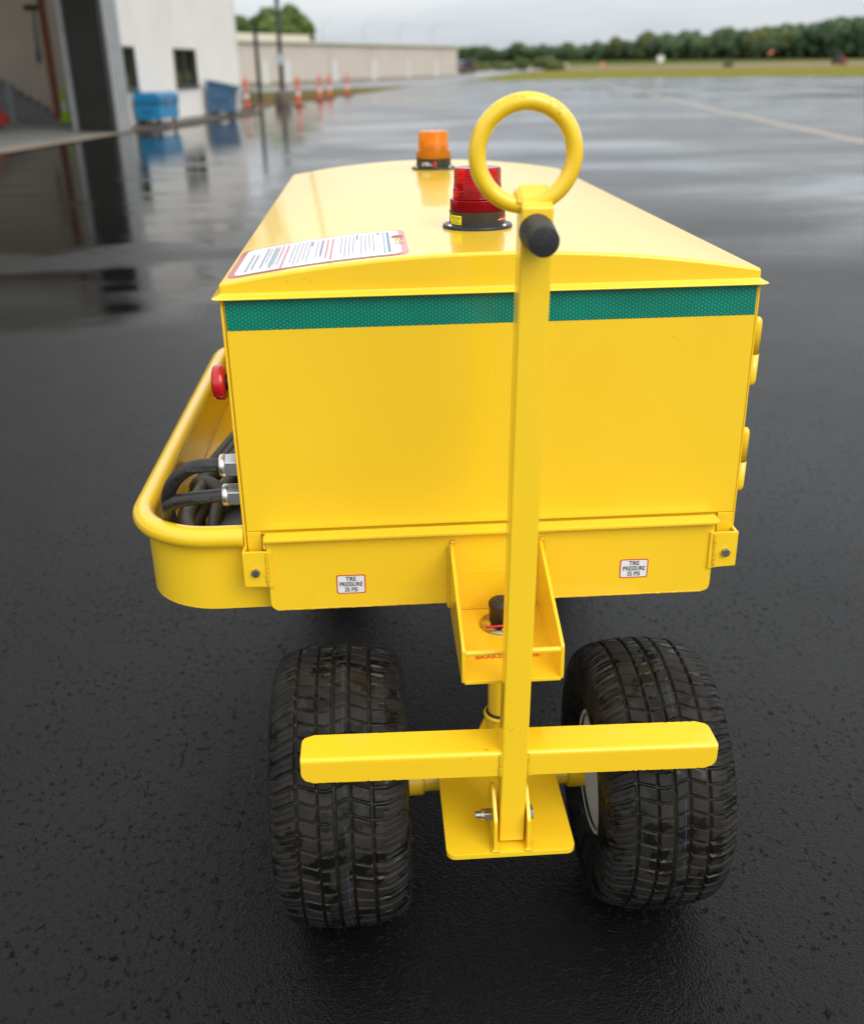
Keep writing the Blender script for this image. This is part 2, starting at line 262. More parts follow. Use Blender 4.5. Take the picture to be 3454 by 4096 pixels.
# ------------------------------------------------------------------ mesh helpers
class MB:
    def __init__(s): s.v = []; s.f = []; s.sm = []
    def add(s, vs, fs, smooth=False):
        o = len(s.v); s.v += [tuple(x) for x in vs]; s.f += [tuple(i + o for i in f) for f in fs]; s.sm += [smooth] * len(fs); return s
    def box(s, x0, x1, y0, y1, z0, z1):
        return s.add([(x0, y0, z0), (x1, y0, z0), (x1, y1, z0), (x0, y1, z0), (x0, y0, z1), (x1, y0, z1), (x1, y1, z1), (x0, y1, z1)],
                     [(0, 3, 2, 1), (4, 5, 6, 7), (0, 1, 5, 4), (1, 2, 6, 5), (2, 3, 7, 6), (3, 0, 4, 7)])
    def prism(s, poly, a, b, axis='z'):
        """poly: 2D outline; extruded from a to b along axis"""
        n = len(poly)
        def P(p, h):
            if axis == 'z': return (p[0], p[1], h)
            if axis == 'y': return (p[0], h, p[1])
            return (h, p[0], p[1])
        vs = [P(p, a) for p in poly] + [P(p, b) for p in poly]
        fs = [tuple(range(n))[::-1], tuple(range(n, 2 * n))] + [(i, (i + 1) % n, n + (i + 1) % n, n + i) for i in range(n)]
        return s.add(vs, fs)
    def cyl(s, p, q, r0, r1=None, n=16, caps=True, smooth=True):
        p, q = Vector(p), Vector(q); r1 = r0 if r1 is None else r1; d = (q - p).normalized()
        a = d.orthogonal().normalized(); b = d.cross(a)
        c = [(a * math.cos(2 * PI * i / n) + b * math.sin(2 * PI * i / n)) for i in range(n)]
        vs = [p + k * r0 for k in c] + [q + k * r1 for k in c]
        s.add(vs, [(i, (i + 1) % n, n + (i + 1) % n, n + i) for i in range(n)], smooth)
        if caps: s.add(vs, [tuple(range(n))[::-1], tuple(range(n, 2 * n))])
        return s
    def tube(s, pts, r, n=12, caps=True, closed=False):
        P = [Vector(p) for p in pts]; m_ = len(P); R = r if hasattr(r, '__len__') else [r] * m_
        T = []
        for i in range(m_):
            a = P[(i - 1) % m_] if (closed or i > 0) else P[0]; b = P[(i + 1) % m_] if (closed or i < m_ - 1) else P[-1]
            T.append((b - a).normalized())
        u = T[0].orthogonal().normalized(); vs = []
        for i in range(m_):
            u = (u - T[i] * u.dot(T[i])).normalized(); v = T[i].cross(u)
            vs += [P[i] + (u * math.cos(2 * PI * k / n) + v * math.sin(2 * PI * k / n)) * R[i] for k in range(n)]
        fs = []
        for i in range(m_ if closed else m_ - 1):
            j = (i + 1) % m_
            fs += [(i * n + k, i * n + (k + 1) % n, j * n + (k + 1) % n, j * n + k) for k in range(n)]
        s.add(vs, fs, True)
        if caps and not closed: s.add(vs, [tuple(range(n))[::-1], tuple(range((m_ - 1) * n, m_ * n))])
        return s
    def lathe(s, prof, c=(0, 0, 0), n=32, axis='z', smooth=True, flip=False):
        """prof: list of (r, h) along axis"""
        vs = []
        for r, h in prof:
            for k in range(n):
                a = 2 * PI * k / n; x, y = r * math.cos(a), r * math.sin(a)
                p = (x, y, h) if axis == 'z' else ((h, x, y) if axis == 'x' else (y, h, x))
                vs.append((p[0] + c[0], p[1] + c[1], p[2] + c[2]))
        fs = []
        for i in range(len(prof) - 1):
            for k in range(n):
                f = (i * n + k, i * n + (k + 1) % n, (i + 1) * n + (k + 1) % n, (i + 1) * n + k)
                fs.append(f[::-1] if flip else f)
        return s.add(vs, fs, smooth)
    def mesh(s, name):
        me = bpy.data.meshes.new(name); me.from_pydata(s.v, [], s.f)
        me.polygons.foreach_set('use_smooth', s.sm); me.update(); return me
def link(name, me, m_, parent=None, loc=None):
    o = bpy.data.objects.new(name, me); COL.objects.link(o)
    if m_ is not None and len(me.materials) == 0: me.materials.append(m_)
    if parent is not None: o.parent = parent
    if loc is not None: o.location = loc
    return o
def part(name, mb, m_, parent=None, bevel=0, seg=2, loc=None, wn=False):
    o = link(name, mb.mesh(name), m_, parent, loc)
    if bevel:
        bm = bmesh.new(); bm.from_mesh(o.data); bmesh.ops.remove_doubles(bm, verts=bm.verts, dist=1e-6)
        bmesh.ops.recalc_face_normals(bm, faces=bm.faces)
        ed = [e for e in bm.edges if len(e.link_faces) == 2 and e.calc_face_angle(0) > .6]
        bmesh.ops.bevel(bm, geom=ed, offset=bevel, segments=seg, affect='EDGES', profile=.5, clamp_overlap=True)
        for f in bm.faces: f.smooth = True
        bm.to_mesh(o.data); bm.free()
        o.data.set_sharp_from_angle(angle=math.radians(40))
        wn_ = o.modifiers.new('wn', 'WEIGHTED_NORMAL'); wn_.keep_sharp = True; wn_.weight = 100
    return o
def tag(o, label, cat, group=None):
    o['label'] = label; o['category'] = cat
    if group: o['group'] = group
    return o
def empty(name, loc, label, cat, group=None, rz=0):
    o = bpy.data.objects.new(name, None); COL.objects.link(o); o.location = loc; o.rotation_euler = (0, 0, rz); o.empty_display_size = .2
    return tag(o, label, cat, group)
def structure(o): o['kind'] = 'structure'; return o
def rrect(x0, x1, y0, y1, r, n=5):
    p = []
    for cx, cy, a0 in ((x1 - r, y0 + r, -PI / 2), (x1 - r, y1 - r, 0), (x0 + r, y1 - r, PI / 2), (x0 + r, y0 + r, PI)):
        p += [(cx + r * math.cos(a0 + PI / 2 * i / n), cy + r * math.sin(a0 + PI / 2 * i / n)) for i in range(n + 1)]
    return p
def text_mesh(s, size, M4, align='CENTER', bold=0, xs=1.0):
    cu_ = bpy.data.curves.new('t', 'FONT'); cu_.body = s; cu_.size = size; cu_.align_x = align; cu_.align_y = 'CENTER'; cu_.offset = bold; cu_.space_character = 1.0
    cu_.resolution_u = 3
    o = bpy.data.objects.new('t', cu_); COL.objects.link(o); bpy.context.view_layer.update()
    me = bpy.data.meshes.new_from_object(o.evaluated_get(bpy.context.evaluated_depsgraph_get()))
    bpy.data.objects.remove(o); bpy.data.curves.remove(cu_)
    me.transform(M4 @ Matrix.Diagonal((xs, 1, 1, 1))); me.materials.clear(); return me
def frame(o, r, u):
    r, u = Vector(r).normalized(), Vector(u).normalized(); n = r.cross(u)
    return Matrix(((r.x, u.x, n.x, o[0]), (r.y, u.y, n.y, o[1]), (r.z, u.z, n.z, o[2]), (0, 0, 0, 1)))
def bead(pts, r, seed=0, step=.004):
    """lumpy weld bead along a polyline"""
    rr = random.Random(seed); P = [Vector(p) for p in pts]; out_, rad = [], []
    for a, b in zip(P[:-1], P[1:]):
        k = max(2, int((b - a).length / step))
        for i in range(k):
            out_.append(a.lerp(b, i / k) + Vector((rr.uniform(-1, 1), rr.uniform(-1, 1), rr.uniform(-1, 1))) * r * .10); rad.append(r * rr.uniform(.86, 1.10))
    out_.append(P[-1]); rad.append(r * .7); rad[0] = r * .7
    return MB().tube(out_, rad, 7)

# ------------------------------------------------------------------ ground, apron, roads
def zt(x, y):
    d = math.hypot(x, y); z = (d - 112) * .0083
    z = 0 if d < 100 else (z if d > 124 else (d - 100) ** 2 / 48 * .0083)
    return min(z, 4.2) - .03
def terrain():
    rad = [0, 20, 40, 60, 80, 90, 98, 104, 108, 112, 116, 120, 126, 135, 150, 170, 200, 240, 290, 350, 430, 520, 640, 900, 1400, 2400, 4000]; n = 96
    b = MB(); vs = [(0, 0, zt(0, 0))]
    for r in rad[1:]: vs += [(r * math.sin(2 * PI * k / n), r * math.cos(2 * PI * k / n), zt(0, r)) for k in range(n)]
    fs = [(0, 1 + (k + 1) % n, 1 + k) for k in range(n)]
    for i in range(len(rad) - 2):
        fs += [(1 + i * n + k, 1 + i * n + (k + 1) % n, 1 + (i + 1) * n + (k + 1) % n, 1 + (i + 1) * n + k) for k in range(n)]
    b.add(vs, fs, True); return b
structure(part('ground', terrain(), TERR))
def sheet(name, poly, z, m_, parent=None):
    bm = bmesh.new(); f = bm.faces.new([bm.verts.new((x, y, z)) for x, y in poly])
    if f.normal.z < 0 or True:
        bm.normal_update()
        if f.normal.z < 0: f.normal_flip()
    bmesh.ops.triangulate(bm, faces=bm.faces); me = bpy.data.meshes.new(name); bm.to_mesh(me); bm.free()
    return link(name, me, m_, parent)
structure(sheet('apron', [(-60, -60), (160, -60), (160, 20), (70, 55), (44, 90), (31, 106.5), (9.6, 108), (5.5, 95), (3.3, 83), (2.4, 77), (1.1, 70), (-.2, 63), (-1.4, 56), (-2.6, 48.5), (-3.6, 44), (-4.9, 41), (-6, 40.2), (-60, 40.2)], 0, ASPH))
def strip(name, A, B, m_, dz, sub=6):
    b = MB()
    def res(P):
        o = []
        for p, q in zip(P[:-1], P[1:]): o += [(p[0] + (q[0] - p[0]) * i / sub, p[1] + (q[1] - p[1]) * i / sub) for i in range(sub)]
        return o + [P[-1]]
    A, B = res(A), res(B); n = len(A)
    b.add([(x, y, max(zt(x, y), -.03) + dz) for x, y in A + B], [(i, i + 1, n + i + 1, n + i) for i in range(n - 1)])
    o = part(name, b, m_); bm = bmesh.new(); bm.from_mesh(o.data); bmesh.ops.recalc_face_normals(bm, faces=bm.faces)
    if sum(f.normal.z for f in bm.faces) < 0: bmesh.ops.reverse_faces(bm, faces=bm.faces)
    bm.to_mesh(o.data); bm.free(); return structure(o)
strip('road', [(-40, 58), (-7.7, 72.3), (-2.2, 82), (3.4, 86), (9.4, 108.5), (12.6, 121), (20, 150), (38, 205)], [(-46, 80), (-10, 94.2), (-6.4, 110), (-3.1, 125), (1, 131), (5, 138), (17, 168), (38, 222)], ROADM, .03)
b = MB(); lp = [(5.6, -8), (7.2, 5), (8.65, 17), (10.3, 29.4), (13.4, 50), (16.8, 74.2)]
for (x0, y0), (x1, y1) in zip(lp[:-1], lp[1:]): b.add([(x0 - .11, y0, .004), (x0 + .11, y0, .004), (x1 + .11, y1, .004), (x1 - .11, y1, .004)], [(0, 1, 2, 3)])
b.add([(15.5, 75.5, .0042), (17.6, 73.9, .0042), (18.2, 74.4, .0042), (16, 76.2, .0042)], [(0, 1, 2, 3)])
structure(part('painted_taxi_line', b, LINE))

# ------------------------------------------------------------------ the cart
EPS = .003
CART = empty('ground_power_cart', (0, 0, -.075 * math.sin(EPS)), 'yellow towable ground power cart with upright pull handle and green reflective tape', 'equipment cart')
CART.rotation_euler = (-EPS, 0, 0)
def C(name, mb, m_=YEL, parent=None, bevel=0, seg=2, loc=None): return part(name, mb, m_, parent or CART, bevel, seg, loc)

# cabinet
cab = C('cabinet', MB().box(-.3985, .3985, .0045, 1.68, .6700, 1.0505), YEL)
C('front_panel', MB().box(-.3945, .3985, -.0005, .0040, .678, 1.0495), YEL, cab, .0012)
C('corner_trim', MB().box(-.4002, -.3962, -.0012, .05, .637, 1.0495), YEL, cab, .001)
C('corner_trim', MB().box(.3992, .4018, .0002, .05, .640, 1.0495), YEL, cab, .0008)
C('corner_leg', MB().box(-.3950, -.3725, -.0016, .03, .630, .6772), YEL, cab, .0012)
C('corner_leg', MB().box(.3725, .3985, -.0016, .03, .630, .6772), YEL, cab, .0012)
# tape
C('reflective_tape', MB().box(-.3935, .3965, -.0011, -.0007, 1.0035, 1.0485), TAPE, cab)
# lid
ZS, ZA = 1.0728, .0345
def lidz(x): return ZS + ZA * (1 - (x / .4004) ** 2)
def lid():
    n = 28; xs = [-.4004 + .8008 * i / n for i in range(n + 1)]
    poly = [(-.4004, 1.0535)] + [(x, lidz(x)) for x in xs] + [(.4004, 1.0535)]
    return MB().prism(poly, -.0022, 1.680, 'y')
lidm = lid().mesh('lid'); bm = bmesh.new(); bm.from_mesh(lidm); bmesh.ops.recalc_face_normals(bm, faces=bm.faces)
bmesh.ops.bevel(bm, geom=[e for e in bm.edges if e.calc_face_angle(0) > .7 and max(v.co.z for v in e.verts) > 1.06], offset=.0055, segments=4, affect='EDGES', profile=.5)
for f in bm.faces: f.smooth = True
bm.to_mesh(lidm); bm.free(); lidm.set_sharp_from_angle(angle=math.radians(50))
LID = link('lid', lidm, YEL, CART); wn_ = LID.modifiers.new('wn', 'WEIGHTED_NORMAL'); wn_.keep_sharp = True; wn_.weight = 100
def lip():
    prof = [(0, .0065), (.0025, .0032), (.006, .0015), (.0110, .0), (.0118, -.0012), (.0110, -.0022), (.004, -.0018), (-.004, -.0018)]
    base = rrect(-.4004, .4004, -.0022, 1.680, .004, 3); nb = len(base); b = MB(); vs = []
    cx, cy = 0, .839
    for o_, h in prof:
        q = rrect(-.4004 - o_, .4004 + o_, -.0022 - o_, 1.680 + o_, max(.004 + o_ * .6, .0005), 3)
        vs += [(x, y, 1.0525 + h) for x, y in q]
    fs = []
    for i in range(len(prof) - 1): fs += [(i * nb + k, i * nb + (k + 1) % nb, (i + 1) * nb + (k + 1) % nb, (i + 1) * nb + k) for k in range(nb)]
    return b.add(vs, [f[::-1] for f in fs], True)
C('rim_lip', lip(), YEL, LID)
# instruction decal draped on the lid
def drape(poly_fn, x0, x1, dz, n=36):
    b = MB(); vs = []
    for i in range(n + 1):
        x = x0 + (x1 - x0) * i / n; a, c = poly_fn(x); vs += [(x, a, lidz(x) + dz), (x, c, lidz(x) + dz)]
    return b.add(vs, [(2 * i, 2 * i + 2, 2 * i + 3, 2 * i + 1) for i in range(n)], True)
def rr_fn(x0, x1, y0, y1, r):
    def f(x):
        d = min(x - x0, x1 - x); k = r - math.sqrt(max(0, r * r - (r - min(d, r)) ** 2)); return y0 + k, y1 - k
    return f
DX0, DX1, DY0, DY1 = -.392, -.1215, .020, .272
dec = C('instruction_decal', drape(rr_fn(DX0, DX1, DY0, DY1, .024), DX0, DX1, .0005, 60), STKRT, None)
C('white_field', drape(rr_fn(DX0 + .010, DX1 - .010, DY0 + .007, DY1 - .007, .018), DX0 + .010, DX1 - .010, .0009, 60), STKW, dec)
def dashes(lines, m_, name):
    b = MB(); rr = random.Random(3)
    for x, ya, yb, h in lines:
        y = yb
        while y > ya:
            wd = rr.uniform(.003, .009); e = max(ya, y - wd); b.add([(x - h / 2, y, lidz(x) + .0013), (x - h / 2, e, lidz(x) + .0013), (x + h / 2, e, lidz(x) + .0013), (x + h / 2, y, lidz(x) + .0013)], [(0, 1, 2, 3)]); y = e - .0026
    o_ = C(name, b, m_, dec); o_['kind'] = 'stuff'; return o_
G = []; rr = random.Random(11)
for k, x in enumerate(np.arange(-.173, -.345, -.0064)):
    if k in (4, 9, 10, 11, 12, 15, 21, 22): continue
    G.append((float(x), .04 + rr.uniform(0, .06), .25 - rr.uniform(0, .015), .0016))
G += [(-.330, .05, .23, .003), (-.345, .06, .24, .003)]
dashes(G, INKG, 'fine_print')
dashes([(-.2385, .04, .24, .0022), (-.2465, .06, .235, .0022), (-.312, .03, .24, .0022), (-.320, .14, .24, .0020)], INKR, 'red_print')
dashes([(-.165, .225, .25, .003), (-.1995, .20, .25, .0028), (-.255, .08, .235, .0024), (-.272, .19, .24, .0028), (-.358, .06, .19, .0022), (-.366, .05, .20, .0022)], INKD, 'bold_print')
b = MB(); x = -.1565; C('header_rule', b.add([(x - .0007, .25, lidz(x) + .0013), (x - .0007, .04, lidz(x) + .0013), (x + .0007, .04, lidz(x) + .0013), (x + .0007, .25, lidz(x) + .0013)], [(0, 1, 2, 3)]), INKB, dec)
dashes([(-.1495, .05, .245, .0042)], mat('teal_ink', (.20, .36, .40), .4), 'teal_print')
b = MB(); pts = [(-.1345 + .0065 * math.sin(a) * 1.5, .192 + .017 * math.cos(a)) for a in np.linspace(0, 2 * PI, 24, endpoint=False)]
C('logo_oval', b.add([(x_, y_, lidz(x_) + .0013) for x_, y_ in pts], [tuple(range(24))[::-1]]), MAG, dec)
def on_lid(x, y, dz): # frame reading towards -y with up = +x, tilted with the lid
    sl = -2 * ZA * x / .4004 ** 2; return frame((x, y, lidz(x) + dz), (0, -1, 0), (1, 0, sl))
link('logo_lettering', text_mesh('Start Pac', .019, on_lid(-.1335, .146, .0018), bold=.0003, xs=.9), LIME, dec)
link('logo_lettering', text_mesh('it', .012, on_lid(-.134, .195, .0024), bold=.0003), LIME, dec)

# beacons
def beacon(name, y, x, lens, core, brand):
    z0 = lidz(x) - .0012; c = (x, y, z0)
    base = C(name, MB().lathe([(.001, 0), (.0585, 0), (.0590, .0022), (.0582, .0028), (.0585, .0036), (.0578, .0060), (.0480, .0066), (.0470, .0075), (.0466, .0245), (.0474, .0262), (.0474, .0285), (.001, .0285)], c, 48), BLKP)
    base.data.set_sharp_from_angle(angle=math.radians(35))
    pr = [(.0462, .0286), (.0460, .0455), (.0452, .0468), (.0408, .0474)]
    for k in range(4): pr += [(.0402, .048 + k * .0035), (.0412, .0492 + k * .0035), (.0402, .0512 + k * .0035)]
    pr += [(.0397, .0630), (.0393, .0720)]
    for k in range(6): pr += [(.0386, .0735 + k * .0036), (.0396, .0747 + k * .0036), (.0386, .0768 + k * .0036)]
    pr += [(.0378, .0958), (.0366, .0966), (.001, .0970)]
    ln = C('beacon_lens', MB().lathe(pr, c, 64), lens, base); ln.data.set_sharp_from_angle(angle=math.radians(28))
    C('beacon_core', MB().lathe([(.001, .0375), (.026, .0375), (.024, .060), (.033, .064), (.033, .070), (.018, .074), (.016, .088), (.001, .09)], c, 32), core, base)
    C('beacon_circuit_housing', MB().lathe([(.001, .0288), (.0435, .0288), (.0435, .0365), (.040, .0373), (.001, .0373)], c, 32), BLKP, base)
    for a in (math.radians(205), math.radians(320), math.radians(80)):
        px, py = x + .0530 * math.cos(a), y + .0530 * math.sin(a); C('mounting_screw', MB().lathe([(.0042, .0058), (.0040, .0075), (.0022, .0090), (.0002, .0095)], (px, py, z0), 12), BRIGHT, base)
    def wrap(me, a0, h0):   # bend flat art (x,y) round the housing, centred on angle a0
        for v in me.vertices:
            a = a0 + v.co.x / .0470; r = .0472 + v.co.z; v.co = (x + r * math.cos(a), y + r * math.sin(a), z0 + h0 + v.co.y)
        return me
    I = Matrix.Identity(4)
    def patch(w_, h_, n=10):
        vs = []; 
        for i in range(n + 1): vs += [(-w_ / 2 + w_ * i / n, -h_ / 2, 0), (-w_ / 2 + w_ * i / n, h_ / 2, 0)]
        return MB().add(vs, [(2 * i, 2 * i + 2, 2 * i + 3, 2 * i + 1) for i in range(n)]).mesh('p')
    if brand == 'red':
        link('warning_label', wrap(patch(.030, .0145), math.radians(-148), .0160), YLAB, base)
        for s_, h, sz in (('High Voltage', .0195, .0042), ('Disconnect', .0155, .0032), ('for 5 minutes', .0118, .0032)):
            me = text_mesh(s_, sz, I); me.transform(Matrix.Translation((0, 0, .0003))); link('label_lettering', wrap(me, math.radians(-146), h), INK, base)
        me = text_mesh('NOVA', .0115, I, bold=.0004); me.transform(Matrix.Translation((0, 0, .0002))); link('maker_lettering', wrap(me, math.radians(-26), .0160), REDT, base)
        me = patch(.034, .0010); me.transform(Matrix.Translation((0, 0, .0005))); link('maker_stripe', wrap(me, math.radians(-30), .0160), WHT, base)
    else:
        me = text_mesh('LITE', .0125, I, bold=.0004); me.transform(Matrix.Translation((0, 0, .0002))); link('maker_lettering', wrap(me, math.radians(-122), .0150), WHT, base)
        me = text_mesh('S', .0075, I, bold=.0003); me.transform(Matrix.Translation((0, 0, .0002))); link('maker_lettering', wrap(me, math.radians(-102), .0135), WHT, base)
        me = text_mesh('2', .0165, I, bold=.0010); me.transform(Matrix.Translation((0, 0, .0002))); link('maker_lettering', wrap(me, math.radians(-89), .0150), REDT, base)
    return base
beacon('warning_beacon', .262, .0035, REDL, REDLC, 'red')['label'] = 'red warning beacon on black base nearest the pull handle'
beacon('warning_beacon', 1.375, .0015, ORGL, ORGC, 'amber')['label'] = 'amber warning beacon at the far end of the lid'

# hinges on the right edge
for z0, z1 in ((.888, .9975), (.710, .8195)):
    zm = z0 + (z1 - z0) * .475; r = .0080; c = (.4072, .012, 0)
    h = C('hinge', MB().lathe([(.0005, z0), (r * .55, z0 + .0012), (r * .88, z0 + .005), (r, z0 + .010), (r, zm - .0008), (.0005, zm - .0008)], c, 20), YEL)
    C('hinge_knuckle', MB().lathe([(.0005, zm + .0008), (r, zm + .0008), (r, z1 - .010), (r * .88, z1 - .005), (r * .55, z1 - .0012), (.0005, z1)], c, 20), YEL, h)
    C('hinge_washer', MB().lathe([(r * .9, zm - .0008), (r * .9, zm + .0008)], c, 20), mat('hinge_brass', (.16, .10, .04), .5, .6), h)
    C('weld_bead', bead([(.4022, .006, z0 + .012), (.4022, .006, z0 + .045)], .0018, int(z0 * 1000)), WELD, h)

# front beam
def beam_poly():
    p = [(-.364, .673), (-.364, .556), (-.3625, .549), (-.358, .5445), (-.352, .543)]
    rr = random.Random(5)
    p += [(-.35 + .7 * i / 40, .5428 + rr.uniform(-.0009, .0009) - (.0018 if i in (9, 10, 23, 31) else 0)) for i in range(1, 40)]
    p += [(.352, .543), (.358, .5445), (.3625, .549), (.364, .556), (.364, .673)]
    return p
beam = C('front_beam', MB().prism(beam_poly(), -.0205, -.0145, 'y'), YEL, None, .0012)
C('top_flange', MB().box(-.3655, .3665, -.0355, -.0072, .6712, .6775), YEL, beam, .0018)
C('flange_end_weld', bead([(-.3665, -.010, .674), (-.3665, -.022, .655)], .003, 3), WELD, beam)
for sx_ in (-1, 1):
    xo, xi = sx_ * .4025, sx_ * .356
    pl = [(xo, .5905), (xo, .6520), (xi, .6520), (xi, .5875), (sx_ * .364, .5875), (sx_ * .370, .5890), (sx_ * .377, .5895)]
    br = C('corner_bracket', MB().prism(pl, -.0250, -.0195, 'y'), YEL, None, .0014)
    C('side_flange', MB().box(min(xo, xo - sx_ * .005), max(xo, xo - sx_ * .005), -.0196, .060, .5905, .6515), YEL, br, .001)
    C('weld_bead', bead([(sx_ * .3635, -.0243, .650), (sx_ * .3640, -.0243, .62), (sx_ * .3650, -.0243, .590)], .0036, 10 + sx_, .009), WELD, br)
    hx = [(sx_ * .383 + .0073 * math.cos(a), .6165 + .0073 * math.sin(a)) for a in np.linspace(.3, .3 + 2 * PI, 6, endpoint=False)]
    bo = C('bolt', MB().prism(hx, -.0310, -.0250, 'y'), DSTEEL, br, .0008)
    b = MB()
    for k in range(6):
        a = .3 + k * PI / 3; b.prism([(sx_ * .383 + .0022 * math.cos(a) - .0004 * math.sin(a), .6165 + .0022 * math.sin(a) + .0004 * math.cos(a)), (sx_ * .383 + .0058 * math.cos(a) - .0004 * math.sin(a), .6165 + .0058 * math.sin(a) + .0004 * math.cos(a)), (sx_ * .383 + .0058 * math.cos(a) + .0004 * math.sin(a), .6165 + .0058 * math.sin(a) - .0004 * math.cos(a)), (sx_ * .383 + .0022 * math.cos(a) + .0004 * math.sin(a), .6165 + .0022 * math.sin(a) - .0004 * math.cos(a))], -.0314, -.0309, 'y')
    C('bolt_grade_marks', b, BRIGHT, br)
C('weld_bead', bead([(-.355, -.019, .5435), (-.05, -.019, .5435)], .0022, 41, .006), WELD, beam)
C('weld_bead', bead([(.09, -.019, .5435), (.352, -.019, .5435)], .0022, 42, .006), WELD, beam)
for cx, cz, ang in ((-.232, .5855, .010), (.2335, .5915, .006)):
    R = Matrix.Rotation(ang, 3, 'Y')
    st = C('pressure_sticker', MB().prism([(cx + (R @ Vector((x_, 0, z_))).x, cz + (R @ Vector((x_, 0, z_))).z) for x_, z_ in rrect(-.0235, .0235, -.0170, .0170, .0034)], -.0210, -.02055, 'y'), STKR)
    C('sticker_face', MB().prism([(cx + (R @ Vector((x_, 0, z_))).x, cz + (R @ Vector((x_, 0, z_))).z) for x_, z_ in rrect(-.0217, .0217, -.0152, .0152, .0024)], -.0213, -.02102, 'y'), STKW, st)
    for s_, dz in (('TIRE', .0096), ('PRESSURE', 0), ('35 PSI', -.0098)):
        o = R @ Vector((0, 0, dz)); link('sticker_lettering', text_mesh(s_, .0108, frame((cx + o.x, -.0216, cz + o.z), R @ Vector((1, 0, 0)), R @ Vector((0, 0, 1))), bold=.00022, xs=.80), INK, st)
# chassis rails and hidden underside
C('chassis_rail', MB().box(-.36, -.32, -.0145, 1.66, .56, .615), YEL); C('chassis_rail', MB().box(.32, .36, -.0145, 1.66, .56, .615), YEL)
C('cabinet_floor', MB().box(-.39, .39, .01, 1.67, .618, .6195), YEL)

# steering bracket
X0, X1, YF = -.0708, .0795, -.2375
fl = C('steering_bracket', MB().box(X0 + .004, X1 - .004, YF, -.0205, .5240, .5300), YEL, None, .0015)
for x0, x1 in ((X0, X0 + .0058), (X1 - .0058, X1)):
    C('side_plate', MB().prism([(YF, .5330), (YF + .003, .5255), (YF + .010, .5241), (-.0207, .5241), (-.0207, .652), (-.0255, .652), (YF + .003, .5835), (YF, .5780)], x0, x1, 'x'), YEL, fl, .0014)
C('front_rod', MB().cyl((X0 + .0058, YF + .0045, .5752), (X1 - .0058, YF + .0045, .5752), .0046, n=14), YEL, fl)
for xw, s_ in ((X0 + .003, -1), (X1 - .003, 1)):
    C('weld_bead', bead([(xw + s_ * .0042, -.0235, .648), (xw + s_ * .0046, -.0235, .536)], .0040, 60 + s_, .005), WELD, fl)
    C('weld_bead', bead([(xw - .002, -.023, .654), (xw + .006, -.0235, .6545)], .0042, 70 + s_, .003), WELD, fl)
C('weld_bead', bead([(X0 + .010, -.0228, .5313), (X1 - .010, -.0228, .5313)], .0020, 66, .006), WELD, fl)
link('brake_lettering', text_mesh('BRAKE RELEASE', .0165, frame((.0045, -.1728, .5304), (1, 0, 0), (0, 1, 0)), bold=.0003, xs=.86), REDT, fl)
C('back_plate', MB().box(X0 + .006, X1 - .006, -.0222, -.0208, .5302, .6000), YEL, fl)
KX, KY = .0085, -.0765
C('washer', MB().lathe([(.010, .5301), (.036, .5301), (.0366, .5308), (.036, .5327), (.010, .5327)], (KX, KY, 0), 40), BRASSY, fl)
C('dust_cap', MB().lathe([(.006, .5327), (.016, .5335), (.0205, .5370), (.0208, .5620), (.0222, .5648), (.0222, .5695), (.0200, .5728), (.0150, .5745), (.0138, .5760), (.0085, .5772), (.0080, .5758), (.0005, .5752)], (KX, KY, 0), 32), BLKR, fl)
b = MB(); pts = []; nn = 70
b.tube([(-.0215 + .075 * i / nn, KY - .024 + .003 * i / nn, .5395 + .002 * i / nn) for i in range(nn + 1)], [.0021 + (.0004 if i % 2 else -.0002) for i in range(nn + 1)], 8)
C('threaded_brake_rod', b, RED, fl)
C('cap_nut', MB().lathe([(.005, .5327), (.005, .537), (.003, .539), (.0003, .5395)], (KX, KY - .028, 0), 12), BRIGHT, fl)
# kingpin column
col = C('kingpin_column', MB().cyl((KX - .0005, KY, .355), (KX - .0005, KY, .5240), .0215, n=28, caps=False), YEL)
C('collar', MB().tube([(KX - .0005 + .0255 * math.cos(a), KY + .0255 * math.sin(a), .3590) for a in np.linspace(0, 2 * PI, 28, endpoint=False)], .0036, 8, closed=True), YEL, col)
C('grease_seal', MB().lathe([(.0216, .3665), (.0238, .3655), (.0248, .3625)], (KX - .0005, KY, 0), 28, flip=True), BLKR, col)
C('column_socket', MB().cyl((KX - .0005, KY, .2622), (KX - .0005, KY, .3590), .0250, n=28), YEL, col)
C('gusset', MB().prism([(KX - .066, .2622), (KX + .066, .2622), (KX + .024, .3560), (KX - .025, .3560)], KY - .004, KY + .002, 'y'), YEL, col)
C('gusset', MB().prism([(KY - .060, .2622), (KY + .060, .2622), (KY + .024, .356), (KY - .024, .356)], KX - .0045, KX + .0015, 'x'), YEL, col)
# axle
ax = C('front_axle', MB().cyl((-.150, -.075, .2290), (.150, -.075, .2290), .0215, n=24), YEL)
for s_ in (-1, 1):
    C('axle_collar', MB().cyl((s_ * .128, -.075, .229), (s_ * .152, -.075, .229), .0275, n=20), YEL, ax)
    C('weld_bead', bead([(s_ * .1265, -.075 + .0235 * math.cos(a), .229 + .0235 * math.sin(a)) for a in np.linspace(0, 2 * PI, 14)], .0042, 20 + s_), WELD, ax)
